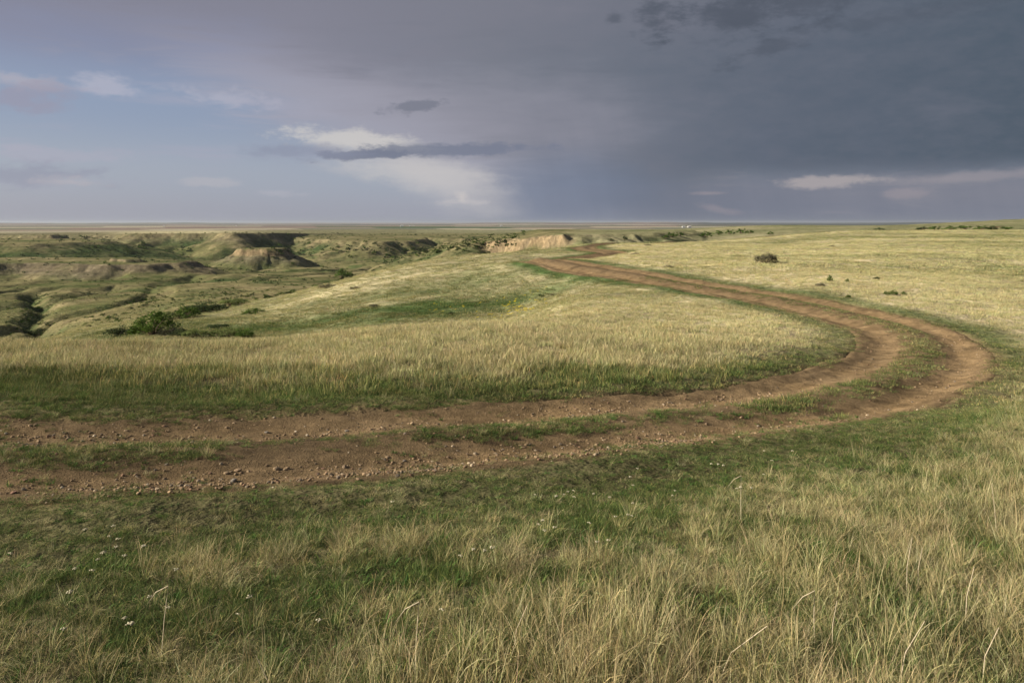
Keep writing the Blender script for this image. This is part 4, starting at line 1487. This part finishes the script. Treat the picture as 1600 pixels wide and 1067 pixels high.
def build_shrubs():
    ML = {'green': leaf_material('leaf_green', (0.095, 0.152, 0.036)), 'dark': leaf_material('leaf_dark', (0.075, 0.10, 0.044)),
          'sage': leaf_material('leaf_sage', (0.19, 0.18, 0.115)), 'pale': leaf_material('leaf_pale', (0.16, 0.195, 0.07))}
    P = {k: [shrub_parts(500 + 7 * j + len(k), ML[k], 26, 70, 0.030 if k != 'sage' else 0.024, {'green': 0.72, 'dark': 0.6, 'sage': 0.42, 'pale': 0.62}[k]) for j in range(2)] for k in ML}
    small = {k: [shrub_parts(700 + 7 * j + len(k), ML[k], 14, 26, 0.055, {'green': 0.7, 'dark': 0.62, 'sage': 0.42, 'pale': 0.6}[k]) for j in range(3)] for k in ML}
    rng = random.Random(21)

    def shrub(px, py, w, kind, label, group, big=True, name='shrub', dmin=40, tall=1.0):
        x, y, z = hit(px, py, 0.0, dmin, 900)
        if y > 880: return None
        st, lf = rng.choice((P if big else small)[kind])
        wid = w * y / F
        e = link(bpy.data.objects.new(name, None))
        e.location = (x, y, z - 0.03)
        e.scale = (wid, wid, wid * tall)
        e.rotation_euler = (0, 0, rng.uniform(0, 6.28))
        for nm, me in (('foliage', lf), ('stems', st)):
            c = link(bpy.data.objects.new(nm, me))
            c.parent = e
        tag(e, label, 'shrub', group)
        return e
    g1 = 'shrubs in the draw behind the left crest'
    for px, py, w, k, t, lab in [
            (240, 524, 46, 'green', 1.1, 'big bright green leafy bush rising above the straw crest on the left'),
            (222, 524, 26, 'green', 1.0, 'green bush hugging the left side of the big bright bush'),
            (270, 524, 26, 'sage', 1.3, 'grey twiggy bush just right of the big bright green bush'),
            (190, 524, 34, 'dark', 0.7, 'low dark bush left of the big bright green bush'),
            (286, 526, 26, 'dark', 0.8, 'dark low bush right of the grey twiggy bush'),
            (310, 527, 34, 'pale', 0.7, 'yellow green low bush at the foot of the draw'),
            (352, 527, 36, 'pale', 0.6, 'wide yellow green bush along the straw crest'),
            (383, 527, 26, 'green', 0.8, 'small green bush at the right end of the crest bushes'),
            (340, 514, 26, 'dark', 0.6, 'dark green bush halfway up the draw'),
            (397, 491, 26, 'green', 0.5, 'flat green bush alone on the slope of the draw'),
            (291, 497, 26, 'green', 1.1, 'light green bush below the dark thicket in the draw'),
            (306, 491, 26, 'dark', 1.1, 'leftmost dark bush of the thicket in the draw'),
            (322, 488, 26, 'dark', 1.1, 'middle dark bush of the thicket in the draw'),
            (338, 486, 24, 'dark', 0.9, 'rightmost dark bush of the thicket in the draw'),
            (362, 478, 34, 'pale', 0.6, 'pale green bush above the dark thicket'),
            (262, 500, 40, 'pale', 0.5, 'spreading pale green bush behind the big bright bush'),
            (60, 523, 26, 'dark', 0.7, 'dark bush behind the crest below the left gully')]:
        shrub(px, py, w * 1.7, k, lab, g1, tall=t * 0.62, dmin=32)
    g2 = 'bushes dotting the upper field'
    for px, py, w, k, t, lab in [
            (1197, 412, 34, 'sage', 0.9, 'large grey sagebrush standing alone in the upper field'),
            (1297, 440, 9, 'green', 1.3, 'small dark green bush left of the bare mound in the field'),
            (1324, 441, 7, 'green', 1.0, 'tiny green bush right of the small dark green bush'),
            (1281, 447, 15, 'sage', 0.7, 'brownish low sagebrush left above the bend'),
            (1369, 437, 10, 'dark', 0.7, 'dark tuft on the low bare mound in the field'),
            (1385, 461, 10, 'green', 0.8, 'leftmost of three green bushes in a row in the field'),
            (1396, 461, 12, 'green', 0.8, 'middle of three green bushes in a row in the field'),
            (1412, 461, 9, 'green', 0.8, 'rightmost of three green bushes in a row in the field'),
            (1325, 465, 8, 'green', 0.8, 'small bush below the bare mound near the track'),
            (1300, 386, 10, 'sage', 0.6, 'tiny grey bush high in the field'),
            (1516, 412, 12, 'sage', 0.6, 'grey brown bush near the right side of the field'),
            (1012, 384, 10, 'sage', 0.6, 'brown bush by the far bend of the track'),
            (992, 398, 13, 'sage', 0.5, 'flat brown bush right of the far bend of the track'),
            (1045, 418, 16, 'sage', 0.5, 'grey low bush above the straight of the track'),
            (865, 462, 12, 'sage', 0.6, 'grey bush on the slope below the track, left one'),
            (847, 464, 12, 'dark', 0.6, 'dark bush on the slope below the track'),
            (1094, 478, 14, 'sage', 0.5, 'grey bush near the crest under the straight of the track'),
            (703, 492, 12, 'dark', 0.6, 'dark low bush behind the middle crest'),
            (586, 480, 20, 'sage', 0.5, 'grey sagebrush in the middle of the green hillside'),
            (512, 450, 26, 'sage', 0.5, 'grey sagebrush at the hill shoulder left of the straw top'),
            (555, 452, 18, 'sage', 0.5, 'grey sagebrush under the straw hilltop')]:
        shrub(px, py, w * 1.12, k, lab, g2, tall=t * 1.25, dmin=24)
    for px, w, lab in [(1375, 18, 'lone round bush on the skyline field edge'), (1443, 24, 'leftmost bush of the row under the right hill'), (1462, 26, 'second bush of the row under the right hill'),
                       (1486, 24, 'third bush of the row under the right hill'), (1508, 26, 'fourth bush of the row under the right hill'), (1532, 28, 'fifth and tallest bush of the row under the right hill'),
                       (1553, 26, 'sixth bush of the row under the right hill'), (1574, 24, 'rightmost bush of the row under the right hill')]:
        shrub(px, 360.2, w, 'dark' if px % 2 else 'green', lab, 'bushes under the right hill', big=False, dmin=170, tall=0.42)
    items = []
    for px, py, w in [(1050, 371, 20), (1062, 369, 16), (1040, 373, 14), (1104, 371, 22), (1122, 367, 18), (1140, 366, 18), (1158, 365, 20), (1172, 365, 14), (1204, 367, 12), (975, 375, 14), (955, 377, 12)]:
        e = shrub(px, py, w, 'dark' if px % 2 else 'green', 'green bush', 'bushes in the hollow behind the far bend', big=False, dmin=150, tall=0.7)
        if e: items.append((px, e, 'green bush in the hollow behind the far bend'))
    number_labels(items)
    shrub(534, 436, 24, 'green', 'dark green tree-like bush at the foot of the straw hill, larger one', 'bushes at the foot of the straw hill', dmin=120, tall=1.0)
    shrub(547, 434, 16, 'green', 'dark green tree-like bush at the foot of the straw hill, smaller one', 'bushes at the foot of the straw hill', dmin=120, tall=1.0)
    # brush that clothes the gullies and the coulee bottom, one mass
    r2 = np.random.default_rng(31)
    px, py = [], []
    for i in range(230):
        u = r2.uniform(600, 810)
        px.append(u)
        py.append(np.interp(u, [600, 640, 700, 740, 810], [404, 395, 389, 385, 375]) + r2.normal(0, 4.5))
    for (a, b, n, sx, sy) in [(205, 393, 26, 5, 3), (222, 384, 14, 4, 4), (290, 390, 10, 6, 3), (120, 372, 10, 9, 3), (150, 386, 8, 6, 3), (60, 462, 7, 5, 6), (64, 482, 9, 6, 7), (64, 503, 12, 10, 5), (45, 488, 8, 9, 4),
                               (440, 392, 26, 18, 8), (480, 385, 24, 16, 6), (520, 392, 20, 14, 5), (570, 390, 26, 14, 6), (610, 388, 22, 12, 6), (30, 512, 14, 14, 5), (240, 470, 26, 18, 4),
                               (215, 478, 20, 12, 3), (165, 497, 20, 16, 4), (360, 462, 30, 22, 4), (430, 470, 24, 20, 5)]:
        for i in range(n):
            px.append(a + r2.normal(0, sx))
            py.append(b + r2.normal(0, sy))
    pts = [hit(a, b, 0.0, 95, 760) for a, b in zip(px, py)]
    pts = np.array([p for p in pts if p[1] < 740])
    w = r2.uniform(1.2, 3.0, len(pts)) * np.clip(pts[:, 1] / 420, 0.35, 1.3)
    # low scrub sprinkled over the coulee sides
    n = 16000
    d = np.exp(r2.uniform(math.log(95), math.log(760), n))
    x = (r2.uniform(-60, 820, n) - CX) * d / F
    ex = {}
    z = height(x, d, extras=ex)
    pr = np.clip(0.08 + 0.9 * ex['lush'] + 0.5 * sst(fbm(x / 16, d / 12, 128, 5), 0.1, 0.5) + 0.10 * ex['bare'], 0, 1) * sst(-(x - 0.10 * d), -2, 14)
    k = r2.random(n) < pr
    low = np.stack([x[k], d[k], z[k]], 1)
    wl = r2.uniform(0.5, 1.5, len(low)) * np.clip(low[:, 1] / 300, 0.5, 1.6)
    P3 = np.concatenate([pts, low])
    ww = np.concatenate([w, wl])
    n = len(P3)
    prot = []
    for k in ('dark', 'green'):
        for j in range(3):
            prot.append(shrub_parts(840 + j + 10 * len(k), ML[k], 9, 16, 0.085, 0.62)[1])
    scatter('coulee_brush', prot, P3, np.stack([np.zeros(n), np.zeros(n), r2.uniform(0, 6.28, n)], 1), np.stack([ww, ww, ww * r2.uniform(0.6, 1.0, n)], 1),
            r2.choice(6, n, p=[0.24, 0.24, 0.22, 0.1, 0.1, 0.1]), np.ones((n, 3)), 'dark green brush filling the gullies and bottom of the coulee', 'brush')


build_shrubs()


# ================================================================== farm buildings on the plain
M_WALLW = plain_material('white_siding', (0.48, 0.48, 0.47), 0.04, 1)
M_ROOFG = plain_material('metal_roof', (0.62, 0.61, 0.60), 0.06, 1)


def build_farms():
    def box(V, Fc, x0, x1, y0, y1, z0, z1):
        i = len(V)
        V += [(x, y, z) for z in (z0, z1) for x, y in ((x0, y0), (x1, y0), (x1, y1), (x0, y1))]
        Fc += [(i, i + 3, i + 2, i + 1), (i + 4, i + 5, i + 6, i + 7)] + [(i + a, i + (a + 1) % 4, i + 4 + (a + 1) % 4, i + 4 + a) for a in range(4)]
    V, Fc = [], []
    box(V, Fc, -0.5, 0.5, -0.35, 0.35, -0.1, 0.32)
    i = len(V)
    V += [(-0.5, -0.35, 0.321), (-0.5, 0.35, 0.321), (-0.5, 0, 0.50), (0.5, -0.35, 0.321), (0.5, 0.35, 0.321), (0.5, 0, 0.50)]
    Fc += [(i, i + 2, i + 1), (i + 3, i + 4, i + 5)]
    wall = mesh_py('wall', V, Fc, M_WALLW, False)
    V, Fc = [], []
    for s in (-1, 1):
        i = len(V)
        V += [(-0.54, s * 0.40, 0.31), (0.54, s * 0.40, 0.31), (0.54, 0, 0.525), (-0.54, 0, 0.525), (-0.54, s * 0.40, 0.335), (0.54, s * 0.40, 0.335), (0.54, 0, 0.55), (-0.54, 0, 0.55)]
        Fc += [(i, i + 1, i + 2, i + 3), (i + 4, i + 5, i + 6, i + 7), (i, i + 1, i + 5, i + 4), (i, i + 3, i + 7, i + 4), (i + 1, i + 2, i + 6, i + 5)]
    roof = mesh_py('roof', V, Fc, M_ROOFG, False)
    for px, d, size, lab in [(628, 3100, 15, 'larger white farm building on the plain above the wooded coulee'), (641, 3150, 9, 'small white shed right of the larger farm building'),
                             (646, 3200, 8, 'smallest white shed at the right end of the farm'), (783, 3300, 12, 'lone white farm building on the plain left of the rain curtain'),
                             (1068, 2300, 11, 'left white farm building beyond the far bend of the track'), (1077, 2330, 13, 'right white farm building beyond the far bend of the track'),
                             (256, 3600, 12, 'white farm building on the plain above the left cliffs'), (369, 3500, 9, 'tiny pale farm building on the plain above the butte')]:
        x = (px - CX) * d / F
        z = float(height(np.array([x]), np.array([float(d)]))[0])
        e = link(bpy.data.objects.new('farm_building', None))
        e.location = (x, d, z)
        e.scale = (size * 0.75, size * 0.75, size * 0.6)
        e.rotation_euler = (0, 0, 0.25)
        for nm, me in (('wall', wall), ('roof', roof)):
            c = link(bpy.data.objects.new(nm, me))
            c.parent = e
        tag(e, lab, 'building', 'far farm buildings')


build_farms()


# ================================================================== yellow wild flowers in the draw
def build_yellow():
    m, g = new_mat('yellow_petal')
    finish(m, g, diffuse(g, (0.62, 0.50, 0.03), 0.9, None, 0.0))
    V, Fc = [], []
    for k in range(7):
        a = 2.4 * k
        c = Vector((0.10 * math.cos(a) * math.sqrt(k / 7), 0.10 * math.sin(a) * math.sqrt(k / 7), 0.26 + 0.03 * math.sin(k * 3)))
        i = len(V)
        V.append(tuple(c + Vector((0, 0, 0.012))))
        for q in range(6): V.append(tuple(c + Vector((0.024 * math.cos(q * 1.047), 0.024 * math.sin(q * 1.047), 0))))
        V.append(tuple(c - Vector((0, 0, 0.02))))
        for q in range(6):
            Fc.append((i, i + 1 + q, i + 1 + (q + 1) % 6))
            Fc.append((i + 7, i + 1 + (q + 1) % 6, i + 1 + q))
    me = mesh_py('yellow_cluster', V, Fc, m)
    rng = np.random.default_rng(3)
    n = 90
    d = rng.uniform(38, 50, n)
    px = np.where(rng.random(n) < 0.6, rng.normal(808, 20, n), rng.uniform(670, 850, n))
    x = (px - CX) * d / F
    z = height(x, d)
    k = np.abs(road_dist(x, d)[0]) > 3
    x, d, z = x[k], d[k], z[k]
    rot = np.zeros((len(x), 3))
    scatter('yellow_wildflowers', [me], np.stack([x, d, z], 1), rot, np.ones((len(x), 3)) * rng.uniform(0.5, 0.9, (len(x), 1)), np.zeros(len(x)), np.ones((len(x), 3)),
            'patch of small yellow wildflowers in the draw behind the middle crest', 'flowers')


build_yellow()


# ================================================================== air
def build_haze():
    s = 95000.0
    z0, z1 = -75.0, 30.0
    V = [(x * s, y * s, z) for z in (z0, z1) for x, y in ((-1, -1), (1, -1), (1, 1), (-1, 1))]
    Fc = [(0, 3, 2, 1), (4, 5, 6, 7)] + [(a, (a + 1) % 4, 4 + (a + 1) % 4, 4 + a) for a in range(4)]
    m, g = new_mat('haze_air')
    p = g.n('ShaderNodeVolumePrincipled')
    p.inputs['Color'].default_value = (0.50, 0.56, 0.66, 1)
    p.inputs['Density'].default_value = 5.0e-5
    p.inputs['Anisotropy'].default_value = 0.2
    o = g.n('ShaderNodeOutputMaterial')
    m.node_tree.links.new(p.outputs[0], o.inputs['Volume'])
    me = mesh_py('haze', V, Fc, m, False)
    ob = link(bpy.data.objects.new('haze', me))
    tag(ob, 'thin pale haze over the distant plain', kind='stuff')


build_haze()
